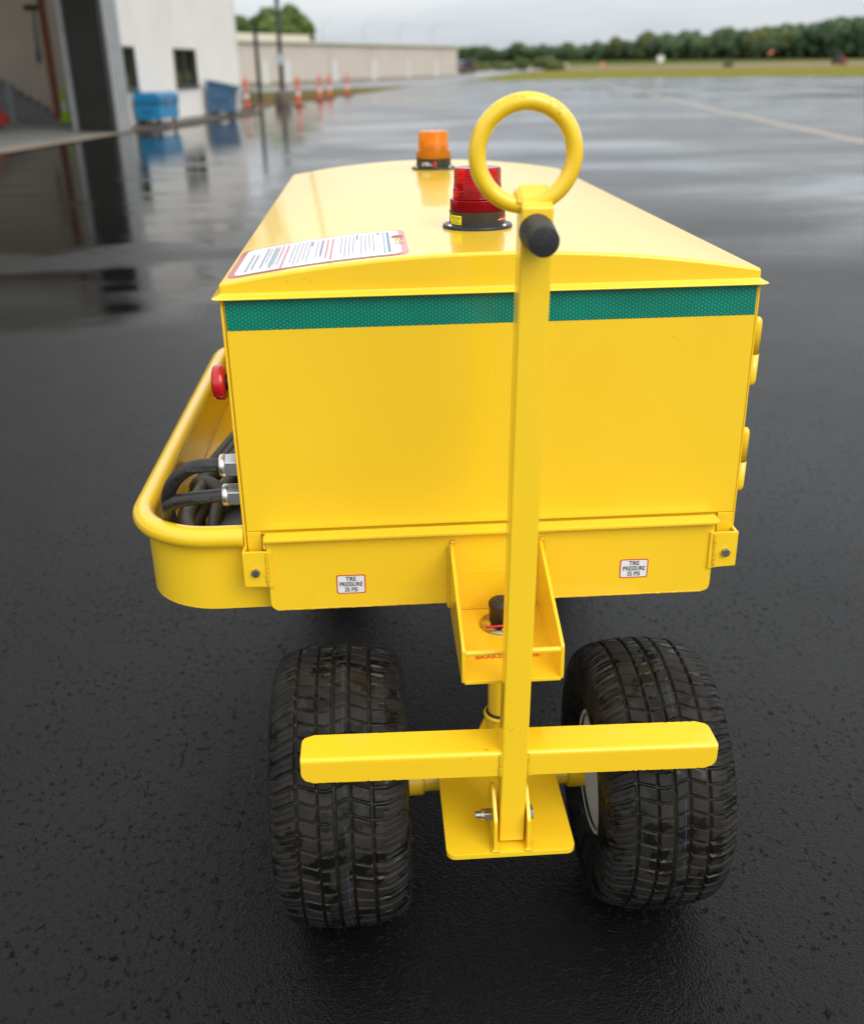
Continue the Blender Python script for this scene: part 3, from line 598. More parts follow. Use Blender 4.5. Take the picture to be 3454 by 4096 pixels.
# steering plate with clevis
def plate_poly():
    return rrect(-.1005, .0965, -.3000, .0115, .014, 5)
plate = C('steering_plate', MB().prism(plate_poly(), .2525, .2620, 'z'), YEL, None, .0012)
for xa, xb in ((-.0290, -.0232), (.0212, .0270)):
    ear = [(-.2975, .2622), (-.2975, .3140), (-.2965, .3180), (-.2935, .3215), (-.2640, .3510), (-.2590, .3545), (-.2520, .3550), (-.2300, .3400), (-.2080, .2900), (-.2060, .2622)]
    e_ = C('clevis_ear', MB().prism(ear, xa, xb, 'x'), YEL, plate, .0012)
    C('weld_bead', bead([(xa - .0015 if xa < 0 else xb + .0015, -.2965, .2640), (xa - .0015 if xa < 0 else xb + .0015, -.2080, .2640)], .0028, 31), WELD, plate)
    C('weld_bead', bead([(xa - .003, -.2985, .2635), (xb + .003, -.2985, .2635)], .0032, 33), WELD, plate)
by, bz = -.2625, .3045
hexp = lambda r, a0: [(by + r * math.cos(a0 + k * PI / 3), bz + r * math.sin(a0 + k * PI / 3)) for k in range(6)]
C('pivot_nut', MB().prism(hexp(.0108, .3), -.0405, -.0292, 'x'), BRASSY, plate, .0008)
C('pivot_nut_collar', MB().cyl((-.0452, by, bz), (-.0405, by, bz), .0076, .0092, n=20), BRASSY, plate)
C('pivot_bolt_thread', MB().tube([(-.0540 + .0095 * i / 20, by, bz) for i in range(21)], [.0058 + (.0004 if i % 2 else 0) for i in range(21)], 14), DSTEEL, plate)
C('pivot_bolt_head', MB().prism(hexp(.0115, .1), .0272, .0345, 'x'), DSTEEL, plate, .0008)

# pull handle
PB, PT = Vector((.0000, -.2640, .2680)), Vector((.0172, -.2630, 1.2150)); up = (PT - PB).normalized()
rx = (Vector((1, 0, 0)) - up * up.x).normalized(); ry = up.cross(rx); Lh = (PT - PB).length
def HP(a, d, h): return PB + rx * a + ry * d + up * h      # handle frame: right, back, along
hw = .01905
b = MB(); b.add([HP(a, d, 0) for a, d in ((-hw, -hw), (hw, -hw), (hw, hw), (-hw, hw))] + [HP(-hw, -hw, Lh - .0125), HP(hw, -hw, Lh - .0125), HP(hw, hw, Lh + .0100), HP(-hw, hw, Lh + .0100)],
      [(0, 3, 2, 1), (4, 5, 6, 7), (0, 1, 5, 4), (1, 2, 6, 5), (2, 3, 7, 6), (3, 0, 4, 7)])
HAND = C('pull_handle', b, YEL, None, .0032, 3)
def ring_mat():
    M = YEL.copy(); M.name = 'scuffed_yellow_paint'; t = M.node_tree; L = t.links; b_ = t.nodes['Principled BSDF']; src = b_.inputs['Base Color'].links[0].from_socket
    co = N(t, 'ShaderNodeTexCoord'); sx = N(t, 'ShaderNodeSeparateXYZ'); L.new(co.outputs['Object'], sx.inputs[0])
    h_ = N(t, 'ShaderNodeMapRange'); h_.inputs[1].default_value = 1.285; h_.inputs[2].default_value = 1.318; L.new(sx.outputs[2], h_.inputs[0])
    n = N(t, 'ShaderNodeTexNoise'); n.inputs['Scale'].default_value = 130; n.inputs['Detail'].default_value = 6; n.inputs['Roughness'].default_value = .7; L.new(co.outputs['Object'], n.inputs[0])
    k = N(t, 'ShaderNodeMapRange'); k.inputs[1].default_value = .55; k.inputs[2].default_value = .66; L.new(n.outputs[0], k.inputs[0])
    mm = N(t, 'ShaderNodeMath', operation='MULTIPLY'); L.new(h_.outputs[0], mm.inputs[0]); L.new(k.outputs[0], mm.inputs[1])
    mx = N(t, 'ShaderNodeMix', data_type='RGBA'); L.new(mm.outputs[0], mx.inputs[0]); L.new(src, mx.inputs[6]); mx.inputs[7].default_value = (.22, .12, .03, 1); L.new(mx.outputs[2], b_.inputs['Base Color'])
    return M
rc = HP(-.0135, 0, Lh + .0445)
C('lifting_ring', MB().tube([rc + rx * (.0565 * math.cos(a)) + up * (.0565 * math.sin(a)) for a in np.linspace(0, 2 * PI, 64, endpoint=False)], .0101, 18, closed=True), ring_mat(), HAND)
C('ring_weld', bead([HP(-hw - .001, -.010, Lh - .010), HP(-hw - .003, 0, Lh + .002), HP(-hw - .001, .010, Lh - .008)], .0045, 80, .003), WELD, HAND)
kb = HP(-.0008, -hw, Lh - .0400); kd = (-ry * 1.0 + rx * .005 - up * .06).normalized()
kn = MB(); a_ = kd.orthogonal().normalized(); b_ = kd.cross(a_); prof = [(.0208, 0), (.0211, .004), (.0206, .014), (.0186, .040), (.0176, .0555), (.0170, .0570), (.0160, .0574), (.0001, .0574)]
vs = []; 
for r_, h_ in prof: vs += [kb + kd * h_ + (a_ * math.cos(2 * PI * k / 36) + b_ * math.sin(2 * PI * k / 36)) * r_ for k in range(36)]
kn.add(vs, [(i * 36 + k, i * 36 + (k + 1) % 36, (i + 1) * 36 + (k + 1) % 36, (i + 1) * 36 + k) for i in range(len(prof) - 1) for k in range(36)], True)
ko = C('rubber_bumper', kn, GREYK, HAND); ko.data.set_sharp_from_angle(angle=math.radians(45))
# crossbar: angle iron with rounded leg corners
def angle_bar():
    b = MB(); hB = .1630; xl, xr = -.3135, .3045; t = .005; r = .018
    # bend rounded: profile strip (d, h) from bottom of front leg, round the corner, to the back edge of the top leg
    fr, tp = .0415, .0600; d0 = -hw + .0035
    prof = [(d0, hB - fr)] + [(d0, hB - fr + .0001 + (fr - .006) * i / 8) for i in range(1, 9)]
    prof += [(d0 + .006 - .006 * math.cos(a), hB - .006 + .006 * math.sin(a)) for a in np.linspace(.25, PI / 2, 5)]
    prof += [(d0 + .006 + (tp - .006) * i / 8, hB) for i in range(1, 9)]
    n = len(prof)
    def inset(i):
        if i <= 8: q = max(0, r - (prof[i][1] - (hB - fr)))
        elif i >= n - 9: q = max(0, r - (d0 + tp - prof[i][0]))
        else: q = 0
        return r - math.sqrt(max(0, r * r - q * q))
    cols = []
    for layer in (0, 1):
        for i, (d, h) in enumerate(prof):
            if layer:
                if i <= 8: d, h = d + t, h
                elif i >= n - 9: d, h = d, h - t
                else: d, h = d + t * .6, h - t * .6
                d = max(d, d0 + t); h = min(h, hB - t)
            k = inset(i); cols.append((HP(xl + k, d, h), HP(xr - k, d, h)))
    vs = [p for c_ in cols for p in c_]; fs = []
    for i in range(n - 1):
        fs.append((2 * i, 2 * i + 1, 2 * i + 3, 2 * i + 2)); j = n + i; fs.append((2 * j, 2 * j + 2, 2 * j + 3, 2 * j + 1))
        for s_ in (0, 1): fs.append((2 * i + s_, 2 * i + 2 + s_, 2 * (j + 1) + s_, 2 * j + s_))
    fs += [(0, 1, 2 * n + 1, 2 * n), (2 * n - 2, 2 * n - 1, 4 * n - 1, 4 * n - 2)]
    return b.add(vs, fs, True)
cb = C('foot_crossbar', angle_bar(), YEL, HAND)
b = MB(); rr = random.Random(17)
for k in range(46):
    xx_ = rr.choice((rr.uniform(-.29, -.15), rr.uniform(.12, .28))); top_ = rr.random() < .35; wd_ = rr.uniform(.0008, .0060); ht_ = rr.uniform(.0003, .0011)
    if top_: dd_ = -hw + .0035 + .0600 - .0002; q_ = [HP(xx_, dd_, .1632), HP(xx_ + wd_, dd_, .1632), HP(xx_ + wd_ * .8, dd_ - ht_, .1632), HP(xx_ + wd_ * .3, dd_ - ht_ * .6, .1632)]
    else: q_ = [HP(xx_, -hw + .0032, .1217), HP(xx_ + wd_, -hw + .0032, .1217), HP(xx_ + wd_ * .7, -hw + .0032, .1217 + ht_), HP(xx_ + wd_ * .2, -hw + .0032, .1217 + ht_ * .7)]
    b.add(q_, [(0, 1, 2, 3)])
C('paint_chips', b, mat('chipped_paint_steel', (.03, .025, .02), .6), HAND)['kind'] = 'stuff'
bm = bmesh.new(); bm.from_mesh(cb.data); bmesh.ops.recalc_face_normals(bm, faces=bm.faces); bm.to_mesh(cb.data); bm.free(); cb.data.set_sharp_from_angle(angle=math.radians(35))
C('weld_bead', bead([HP(-hw - .0015, -hw + .003, .160), HP(-hw - .0015, -hw + .0025, .122)], .0030, 51), WELD, HAND)
C('weld_bead', bead([HP(hw + .001, -hw + .003, .160), HP(hw + .001, -hw + .0025, .122)], .0024, 52), WELD, HAND)

# wheels
def tyre_mesh():
    ctrl = np.array([(-.080, .1010), (-.0905, .1065), (-.0985, .120), (-.1065, .142), (-.1085, .165), (-.1065, .1840), (-.1015, .1985), (-.0930, .2095), (-.078, .2180), (-.055, .2238), (-.027, .2274), (0, .2285)])
    full = np.vstack([ctrl, ctrl[-2::-1] * [-1, 1]])
    # Catmull-Rom resample
    P = np.vstack([2 * full[0] - full[1], full, 2 * full[-1] - full[-2]]); dense = []
    for i in range(1, len(P) - 2):
        for t in np.linspace(0, 1, 24, endpoint=False):
            dense.append(.5 * ((2 * P[i]) + (-P[i - 1] + P[i + 1]) * t + (2 * P[i - 1] - 5 * P[i] + 4 * P[i + 1] - P[i + 2]) * t ** 2 + (-P[i - 1] + 3 * P[i] - 3 * P[i + 1] + P[i + 2]) * t ** 3))
    dense.append(P[-2]); dense = np.array(dense)
    sl = np.r_[0, np.cumsum(np.hypot(*np.diff(dense, axis=0).T))]; tot = sl[-1]
    ia = np.argmin(np.abs(dense[:, 0] + .1065) + np.abs(dense[:, 1] - .184)); s0 = sl[ia]
    s = np.r_[np.linspace(0, s0, 14, endpoint=False), np.linspace(s0, tot - s0, 230), np.linspace(tot - s0, tot, 15)[1:]]
    A = np.interp(s, sl, dense[:, 0]); Rr = np.interp(s, sl, dense[:, 1])
    tA, tR = np.gradient(A, s), np.gradient(Rr, s); nA, nR = -tR, tA     # outward normal in the section
    NP, K = 60, 20; M_ = NP * K; th = np.arange(M_) / M_ * 2 * PI
    U, Aa = np.meshgrid(np.arange(M_) / K, A, indexing='ij')
    Ss = np.tile(s - tot / 2, (M_, 1))                                       # arc position from the crown
    def sstep(x, a, b_): t = np.clip((x - a) / (b_ - a), 0, 1); return t * t * (3 - 2 * t)
    G = np.zeros_like(U); D = .0074
    for c_, wd in ((-.0615, .0022), (-.0300, .0017), (-.0045, .0024), (.0200, .0017), (.0515, .0022)):
        G = np.maximum(G, 1 - sstep(np.abs(Ss - c_), wd, wd + .0009))
    gx = np.array([-.13, -.105, -.085, -.0625, -.055, -.042, -.030, -.018, -.008, -.001, .006, .014, .022, .034, .046, .0525, .075, .095, .13])
    gy = np.array([.62, .60, .30, .00, .03, .18, .34, .40, .30, .16, .02, -.10, -.08, .10, .28, .34, .34, .10, .08])
    ph = (U - np.interp(Ss, gx, gy)) % 1.0; dist = np.minimum(ph, 1 - ph)
    sh = np.abs(Ss + .005) > .0565
    wl = np.where(sh, .080 + .03 * np.clip((np.abs(Ss) - .06) / .05, 0, 1), .066)
    lat = 1 - sstep(dist, wl, wl + .036)
    fade = 1 - sstep(np.abs(Ss), .104, .116)
    centre = (Ss > -.0045) & (Ss < .0005)
    lat = np.where(centre, 0, lat)
    G = np.maximum(G, lat * np.where(sh, .9, .85)) * fade
    sip = (1 - sstep(np.abs(ph - .5), .012, .045)) * np.where(sh & (np.abs(Ss) > .068) & (np.abs(Ss) < .100), .35, 0)
    sp2 = (1 - sstep(np.abs(ph - .5), .02, .05)) * np.where(~sh & (np.abs(np.abs(Ss - np.round(Ss / .012) * .012)) < .0016), .0, 0)
    G = np.maximum(G, np.maximum(sip, sp2))
    step = .0012 * sstep(np.abs(Ss), .107, .112)                             # edge rib of the mould
    H = -D * G - step
    R_ = Rr[None] + nR[None] * H; X = A[None] + nA[None] * H
    V = np.stack([X, R_ * np.cos(th)[:, None], R_ * np.sin(th)[:, None]], -1).reshape(-1, 3)
    nS = len(s); i, j = np.meshgrid(np.arange(M_), np.arange(nS - 1), indexing='ij'); i2 = (i + 1) % M_
    F = np.stack([i * nS + j, i * nS + j + 1, i2 * nS + j + 1, i2 * nS + j], -1).reshape(-1, 4)
    me = bpy.data.meshes.new('tyre'); me.vertices.add(len(V)); me.vertices.foreach_set('co', V.ravel())
    me.loops.add(F.size); me.loops.foreach_set('vertex_index', F.ravel().astype(np.int32)); me.polygons.add(len(F))
    me.polygons.foreach_set('loop_start', np.arange(0, F.size, 4, dtype=np.int32)); me.polygons.foreach_set('use_smooth', np.ones(len(F), bool)); me.update(); me.validate()
    at = me.attributes.new('groove', 'FLOAT', 'POINT'); at.data.foreach_set('value', G.astype(np.float32).ravel())
    # make sure the faces look outwards
    p0 = me.polygons[(M_ // 4) * (nS - 1) + nS // 2]
    if Vector((0, p0.center.y, p0.center.z)).dot(p0.normal) < 0: me.flip_normals()
    return me, A, Rr, nA, nR
TM, tA_, tR_, tnA, tnR = tyre_mesh(); TM.materials.append(TYRE)
def hairs(n=420, seed=1):
    b = MB(); rr = random.Random(seed)
    for _ in range(n):
        k = rr.randrange(16, len(tA_) - 16); th = round(rr.uniform(0, 60) * 2) / 2 / 60 * 2 * PI + rr.gauss(0, .006); L_ = rr.uniform(.003, .0085)
        e = Vector((0, math.cos(th), math.sin(th))); p = Vector((tA_[k], 0, 0)) + e * tR_[k]; d = Vector((tnA[k], 0, 0)) + e * tnR[k]
        d = (d + Vector((rr.gauss(0, .22), rr.gauss(0, .22), rr.gauss(0, .22)))).normalized(); a = d.orthogonal().normalized() * .00042; c = d.cross(a)
        b.add([p + a, p - a * .5 + c * .87, p - a * .5 - c * .87, p + d * L_], [(0, 1, 3), (1, 2, 3), (2, 0, 3)])
    return b.mesh('vent_hairs')
HM = hairs(); HM.materials.append(mat('rubber_hair', (.03, .028, .026), .5))
rp = [(.1000, -.086), (.1075, -.088), (.1080, -.084), (.0985, -.079), (.0960, -.060), (.0930, -.050), (.0900, -.030), (.0700, -.024), (.030, -.020), (.001, -.020)]
RIMM = MB().lathe([(r_, h_) for r_, h_ in rp], n=56, axis='x'); RIMM = RIMM.lathe([(r_, -h_ if i < 6 else .012) for i, (r_, h_) in enumerate(rp)][:6] + [(.09, .03), (.001, .03)], n=56, axis='x', flip=True).mesh('rim'); RIMM.materials.append(WHITE); RIMM.set_sharp_from_angle(angle=math.radians(30))
def wheel(x, y, z, spin, side, nm='front_wheel', sc_=(1, 1)):
    t = link(nm, TM, None, CART, (x, y, z)); t.rotation_euler = (spin, 0, 0); t.scale = (sc_[0], sc_[1], sc_[1])
    r_ = link('rim', RIMM, None, t); r_.rotation_euler = (0, 0, 0 if side > 0 else PI)
    h = link('vent_hairs', HM, None, t); h['kind'] = 'stuff'
    return t
wheel(-.2615, -.0735, .2340, .40, -1, sc_=(1.02, 1.030)); wheel(.2545, -.0765, .2275, 1.1, 1)
wheel(-.30, 1.34, .2275 + .0042, .1, -1, 'rear_wheel'); wheel(.30, 1.34, .2275 + .0042, .7, 1, 'rear_wheel')
ra = C('rear_axle', MB().cyl((-.25, 1.34, .232), (.25, 1.34, .232), .025, n=20), YEL); C('leaf_hanger', MB().box(-.18, -.14, 1.30, 1.38, .25, .618), YEL, ra); C('leaf_hanger', MB().box(.14, .18, 1.30, 1.38, .25, .618), YEL, ra)

# side tray with tubular rim
TXO, TY0, TY1, TR_, TZ = -.5860, .012, 1.26, .135, .6650
def tray_path(off=0, n=14):
    xo, y0, y1, r = TXO + off, TY0 + off, TY1 - off, max(TR_ - off, .01)
    p = [(-.401, y0)]
    p += [(xo + r - r * math.sin(a), y0 + r - r * math.cos(a)) for a in np.linspace(0, PI / 2, n)]
    p += [(xo, y0 + r + (y1 - y0 - 2 * r) * i / 6) for i in range(1, 6)]
    p += [(xo + r - r * math.cos(a), y1 - r + r * math.sin(a)) for a in np.linspace(0, PI / 2, n)]
    return p + [(-.401, y1)]
P1 = tray_path(); 
def wall_sheet(path, z0, z1, t):
    n = len(path); P2 = tray_path(t + .004); b = MB(); O = tray_path(.004); O[0] = (-.358, O[0][1]); P2[0] = (-.358, P2[0][1])
    vs = [(x_, y_, z0) for x_, y_ in O] + [(x_, y_, z1) for x_, y_ in O] + [(x_, y_, z0) for x_, y_ in P2] + [(x_, y_, z1) for x_, y_ in P2]
    fs = []
    for i in range(n - 1): fs += [(i, i + 1, n + i + 1, n + i), (2 * n + i, 3 * n + i, 3 * n + i + 1, 2 * n + i + 1), (i, 2 * n + i, 2 * n + i + 1, i + 1), (n + i, n + i + 1, 3 * n + i + 1, 3 * n + i)]
    return b.add(vs, fs, True)
tray = C('cable_tray', wall_sheet(P1, .531, .662, .003), YEL); tray.data.set_sharp_from_angle(angle=math.radians(50))
C('rim_tube', MB().tube([(x_, y_, TZ) for x_, y_ in P1], .0185, 20), YEL, tray)
inn = tray_path(.008); b = MB(); n = len(inn); C('tray_floor', b.add([(x_, y_, .540) for x_, y_ in inn], [tuple(range(n))]), YEL, tray)
# emergency stop
ES = (0, .033, .9165)
es = C('emergency_stop', MB().lathe([(.012, -.4005), (.012, -.408)], ES, 24, 'x'), BLKP)
C('stop_button', MB().lathe([(.014, -.4068), (.0235, -.4072), (.0262, -.4100), (.0270, -.4160), (.0262, -.4225), (.0235, -.4262), (.018, -.4280), (.0002, -.4285)], ES, 40, 'x'), RED, es)
# hose fittings and leads
for k, (z0, pth) in enumerate(((.7815, [(-.425, .030, .7815), (-.455, .031, .7820), (-.480, .033, .7765), (-.503, .038, .7590), (-.519, .047, .7330), (-.527, .060, .7030), (-.530, .075, .6700), (-.528, .098, .6300), (-.52, .13, .598)]), (.7305, [(-.425, .030, .7305), (-.455, .031, .7285), (-.484, .032, .7255), (-.507, .036, .7200), (-.522, .045, .7070), (-.527, .062, .6830), (-.524, .088, .6500), (-.516, .125, .618), (-.505, .19, .594)]))):
    y0 = .030; hp = [(y0 + .0190 * math.cos(a), z0 + .0190 * math.sin(a)) for a in np.linspace(.52, .52 + 2 * PI, 6, endpoint=False)]
    ft = C('hose_fitting', MB().prism(hp, -.4205, -.4003, 'x'), BRIGHT, None, .0010)
    C('fitting_collar', MB().lathe([(.0112, -.4310), (.0170, -.4306), (.0182, -.4290), (.0182, -.4215), (.0150, -.4203)], (0, y0, z0), 32, 'x'), BRIGHT, ft)
    # smooth the lead
    Pp = [Vector(p) for p in pth]; sm = []
    Q = [2 * Pp[0] - Pp[1]] + Pp + [2 * Pp[-1] - Pp[-2]]
    for i in range(1, len(Q) - 2):
        for t in np.linspace(0, 1, 6, endpoint=False): sm.append(.5 * ((2 * Q[i]) + (Q[i + 1] - Q[i - 1]) * t + (2 * Q[i - 1] - 5 * Q[i] + 4 * Q[i + 1] - Q[i + 2]) * t * t + (3 * Q[i] - Q[i - 1] - 3 * Q[i + 1] + Q[i + 2]) * t ** 3))
    C('power_lead', MB().tube(sm, .0112, 18), HOSE, ft)
    zt_ = z0 - .0015 if k == 0 else z0 - .0012
    me = text_mesh('STARTPAC.COM', .0068, frame((-.458 if k == 0 else -.455, y0 - .0112, zt_ - .001), (1, 0, .0 if k == 0 else .05), (0, .25, 1)), bold=.0, xs=.9); link('lead_print', me, LEADP, ft)

# ------------------------------------------------------------------ cable and plug lying in the tray
CB = empty('power_cable', (-.48, .2, .541), 'coiled dusty black power cable and flat plug lying in the yellow tray', 'cable')
CB.rotation_euler = (-EPS, 0, 0)
def smooth_path(pth, k=7):
    Pp = [Vector(p) for p in pth]; Q = [2 * Pp[0] - Pp[1]] + Pp + [2 * Pp[-1] - Pp[-2]]; sm = []
    for i in range(1, len(Q) - 2):
        for t in np.linspace(0, 1, k, endpoint=False): sm.append(.5 * ((2 * Q[i]) + (Q[i + 1] - Q[i - 1]) * t + (2 * Q[i - 1] - 5 * Q[i] + 4 * Q[i + 1] - Q[i + 2]) * t * t + (3 * Q[i] - Q[i - 1] - 3 * Q[i + 1] + Q[i + 2]) * t ** 3))
    return sm + [Q[-2]]
def cbl(pth, r): return MB().tube([Vector(p) - Vector((-.48, .2, .541)) for p in smooth_path(pth)], r, 14)
cps = [([(-.53, .11, .575), (-.505, .19, .575), (-.470, .30, .585), (-.440, .50, .60), (-.425, .80, .615), (-.42, 1.1, .61)], .0135),
       ([(-.47, .055, .580), (-.495, .09, .598), (-.515, .15, .610), (-.500, .26, .618), (-.455, .38, .622), (-.425, .55, .63), (-.418, .9, .63)], .0135),
       ([(-.425, .25, .60), (-.440, .33, .64), (-.462, .36, .662), (-.500, .30, .655), (-.520, .22, .620), (-.525, .16, .585)], .0130),
       ([(-.420, .60, .66), (-.428, .45, .668), (-.445, .34, .660), (-.470, .24, .640), (-.480, .16, .60)], .0125),
       ([(-.405, .045, .600), (-.440, .060, .612), (-.480, .085, .622), (-.512, .130, .630), (-.518, .20, .640), (-.500, .29, .650), (-.47, .38, .655), (-.44, .5, .66)], .0130),
       ([(-.545, .14, .560), (-.550, .22, .575), (-.548, .34, .590), (-.53, .50, .60), (-.50, .70, .60)], .0125),
       ([(-.56, .60, .565), (-.53, .52, .59), (-.49, .46, .612), (-.45, .42, .635), (-.42, .44, .66)], .0125),
       ([(-.475, .09, .575), (-.500, .17, .585), (-.520, .28, .600), (-.510, .42, .615), (-.475, .58, .63), (-.44, .8, .64)], .0130),
       ([(-.408, .30, .70), (-.418, .42, .715), (-.430, .6, .71), (-.44, .9, .69), (-.45, 1.1, .65)], .0125),
       ([(-.545, .40, .60), (-.520, .32, .640), (-.490, .27, .655), (-.455, .25, .640), (-.43, .30, .60)], .0125),
       ([(-.416, .95, .68), (-.423, .7, .690), (-.431, .5, .685), (-.428, .3, .660), (-.42, .2, .64)], .0125)]
for pth, r in cps: part('cable_strand', cbl(pth, r), CABLE, CB)
part('heat_shrink_sleeve', cbl([(-.512, .100, .602), (-.517, .135, .609), (-.511, .185, .614)], .0165), HOSE, CB)
part('cable_tie', cbl([(-.533, .079, .668), (-.518, .071, .652), (-.512, .092, .640), (-.527, .100, .655), (-.533, .079, .668)], .0012), HOSE, CB)
pz = .612
o0 = Vector((-.48, .2, .541))
plug = part('plug_head', MB().prism([(x_ - o0.x, y_ - o0.y) for x_, y_ in rrect(-.490, -.408, .145, .262, .006)], .560 - o0.z, pz - o0.z, 'z'), mat('plug_grey_plastic', (.085, .082, .078), .5), CB, .003)
PH = mat('hole_shade_black', (.002, .002, .002), .9)  # flat black discs on the plug, painting in the dark of its holes
for x_, y_ in ((-.4725, .232), (-.4795, .198)): part('hole_shade_disc', MB().lathe([(.0070, pz - .541 + .0003), (.0001, pz - .541 + .0003)], (x_ - o0.x, y_ - o0.y, 0), 16, flip=True), PH, plug)
part('plug_nameplate', MB().prism([(x_ - o0.x, y_ - o0.y) for x_, y_ in rrect(-.468, -.428, .155, .178, .003)], pz - o0.z, pz + .0009 - o0.z, 'z'), GREYK, plug)

# ------------------------------------------------------------------ white hangar
A0 = Vector((-4.54, 37.094)); DV = Vector((-.1641, -.9864)); NV = Vector((.9864, -.1641))     # corner, along the facade, out of it
def F2(s_, o_=0): p = A0 + DV * s_ + NV * o_; return (p.x, p.y)
HB = empty('hangar_building', (*F2(15), 0), 'white ribbed metal hangar with open bay and dark windows', 'building'); HO = Vector((*F2(15), 0))
def hp(name, mb, m_, parent=None, bevel=0):
    mb.v = [(x_ - HO.x, y_ - HO.y, z_) for x_, y_, z_ in mb.v]; return part(name, mb, m_, parent or HB, bevel)
def fbox(mb, s0, s1, o0_, o1_, z0, z1):
    q = [F2(s0, o0_), F2(s1, o0_), F2(s1, o1_), F2(s0, o1_)]
    return mb.add([(x_, y_, z0) for x_, y_ in q] + [(x_, y_, z1) for x_, y_ in q], [(0, 1, 2, 3), (7, 6, 5, 4), (0, 4, 5, 1), (1, 5, 6, 2), (2, 6, 7, 3), (3, 7, 4, 0)])
HT = 5.8
def ribbed(s0, s1, z0, z1, pitch=.30):
    """trapezoidal ribbed cladding sheet on the facade plane"""
    b = MB(); prof = []; s_ = s0
    while s_ < s1 - 1e-6:
        e_ = min(s_ + pitch, s1); k = e_ - s_
        prof += [(s_, 0), (s_ + k * .70, 0), (s_ + k * .76, .032), (s_ + k * .93, .032)]; s_ = e_
    prof.append((s1, 0)); n_ = len(prof)
    vs = [(*F2(a, o), z0) for a, o in prof] + [(*F2(a, o), z1) for a, o in prof]
    return b.add(vs, [(i + 1, i, n_ + i, n_ + i + 1) for i in range(n_ - 1)])
wins = [(4.60, 6.52, .95, 1.98), (9.60, 11.1, .95, 1.98), (4.6, 6.5, 3.55, 4.5), (.8, 2.9, 3.8, 5.0)]
# cladding panels around the openings
cells_s = sorted({0, 11.6} | {w_[0] for w_ in wins} | {w_[1] for w_ in wins}); cells_z = sorted({.10, HT} | {w_[2] for w_ in wins} | {w_[3] for w_ in wins})
for i in range(len(cells_s) - 1):
    runs = []; 
    for j in range(len(cells_z) - 1):
        sm_, zm_ = (cells_s[i] + cells_s[i + 1]) / 2, (cells_z[j] + cells_z[j + 1]) / 2
        if any(w_[0] < sm_ < w_[1] and w_[2] < zm_ < w_[3] for w_ in wins): continue
        if runs and abs(runs[-1][1] - cells_z[j]) < 1e-6: runs[-1][1] = cells_z[j + 1]
        else: runs.append([cells_z[j], cells_z[j + 1]])
    for z0, z1 in runs: hp('siding_panel', ribbed(cells_s[i], cells_s[i + 1], z0, z1), SIDING)
hp('corner_trim', fbox(MB(), -.06, .10, -.06, .05, .1, HT), SIDING)
for s0, s1, z0, z1 in wins:
    wf = MB(); t_ = .06
    fbox(wf, s0, s1, -.10, .045, z0, z0 + t_); fbox(wf, s0, s1, -.10, .045, z1 - t_, z1); fbox(wf, s0, s0 + t_, -.10, .045, z0 + t_, z1 - t_); fbox(wf, s1 - t_, s1, -.10, .045, z0 + t_, z1 - t_)
    fbox(wf, (s0 + s1) / 2 - .03, (s0 + s1) / 2 + .03, -.08, .0, z0 + t_, z1 - t_)
    wo = hp('window', wf, FRAME)
    for k in (0, 1):
        a, c = (s0 + t_, (s0 + s1) / 2 - .03) if k == 0 else ((s0 + s1) / 2 + .03, s1 - t_)
        hp('pane', fbox(MB(), a, c, -.06, -.05, z0 + t_, z1 - t_), GLASS, wo)
    hp('sill', fbox(MB(), s0 - .04, s1 + .04, -.02, .07, z0 - .05, z0 - .003), FRAME, wo)
hp('end_wall', fbox(MB(), -.05, .0, -22, -.06, .0, HT), SIDING); 
ADDPAN = bpy.data.materials.new('added_translucent_panel'); ADDPAN.use_nodes = True; tr_ = N(ADDPAN.node_tree, 'ShaderNodeBsdfTranslucent'); tr_.inputs[0].default_value = (.46, .46, .44, 1)  # for unseen roof panels added to let daylight into the bay
ADDPAN.node_tree.links.new(tr_.outputs[0], ADDPAN.node_tree.nodes['Material Output'].inputs[0])
for k in range(7):
    hp('roof_panel', fbox(MB(), -.3 + 6 * k, 2.7 + 6 * k, -22.4, .4, HT, HT + .2), TRIMG)
    hp('added_light_panel', fbox(MB(), 2.705 + 6 * k, 5.695 + 6 * k, -22.4, -.6, HT + .05, HT + .06), ADDPAN); hp('roof_edge', fbox(MB(), 2.703 + 6 * k, 5.697 + 6 * k, -.595, .4, HT, HT + .2), TRIMG)  # translucent strips are an unseen addition, there to brighten the interior

hp('bay_header', fbox(MB(), 11.6, 36, -.25, .03, 5.2, HT), SIDING); hp('rear_header', fbox(MB(), 0, 42, -22.2, -22, 5.2, HT), BEIGE)
hp('partition_wall', fbox(MB(), 1.0, 1.15, -21.9, -.3, 0, HT - .1), BEIGE)
hp('interior_column', MB().box(-10.05, -9.85, 33.6, 33.75, 0, 5.7), ORC)
hp('foundation_curb', fbox(MB(), .0, 11.6, -.12, -.01, 0, .099), CONC)
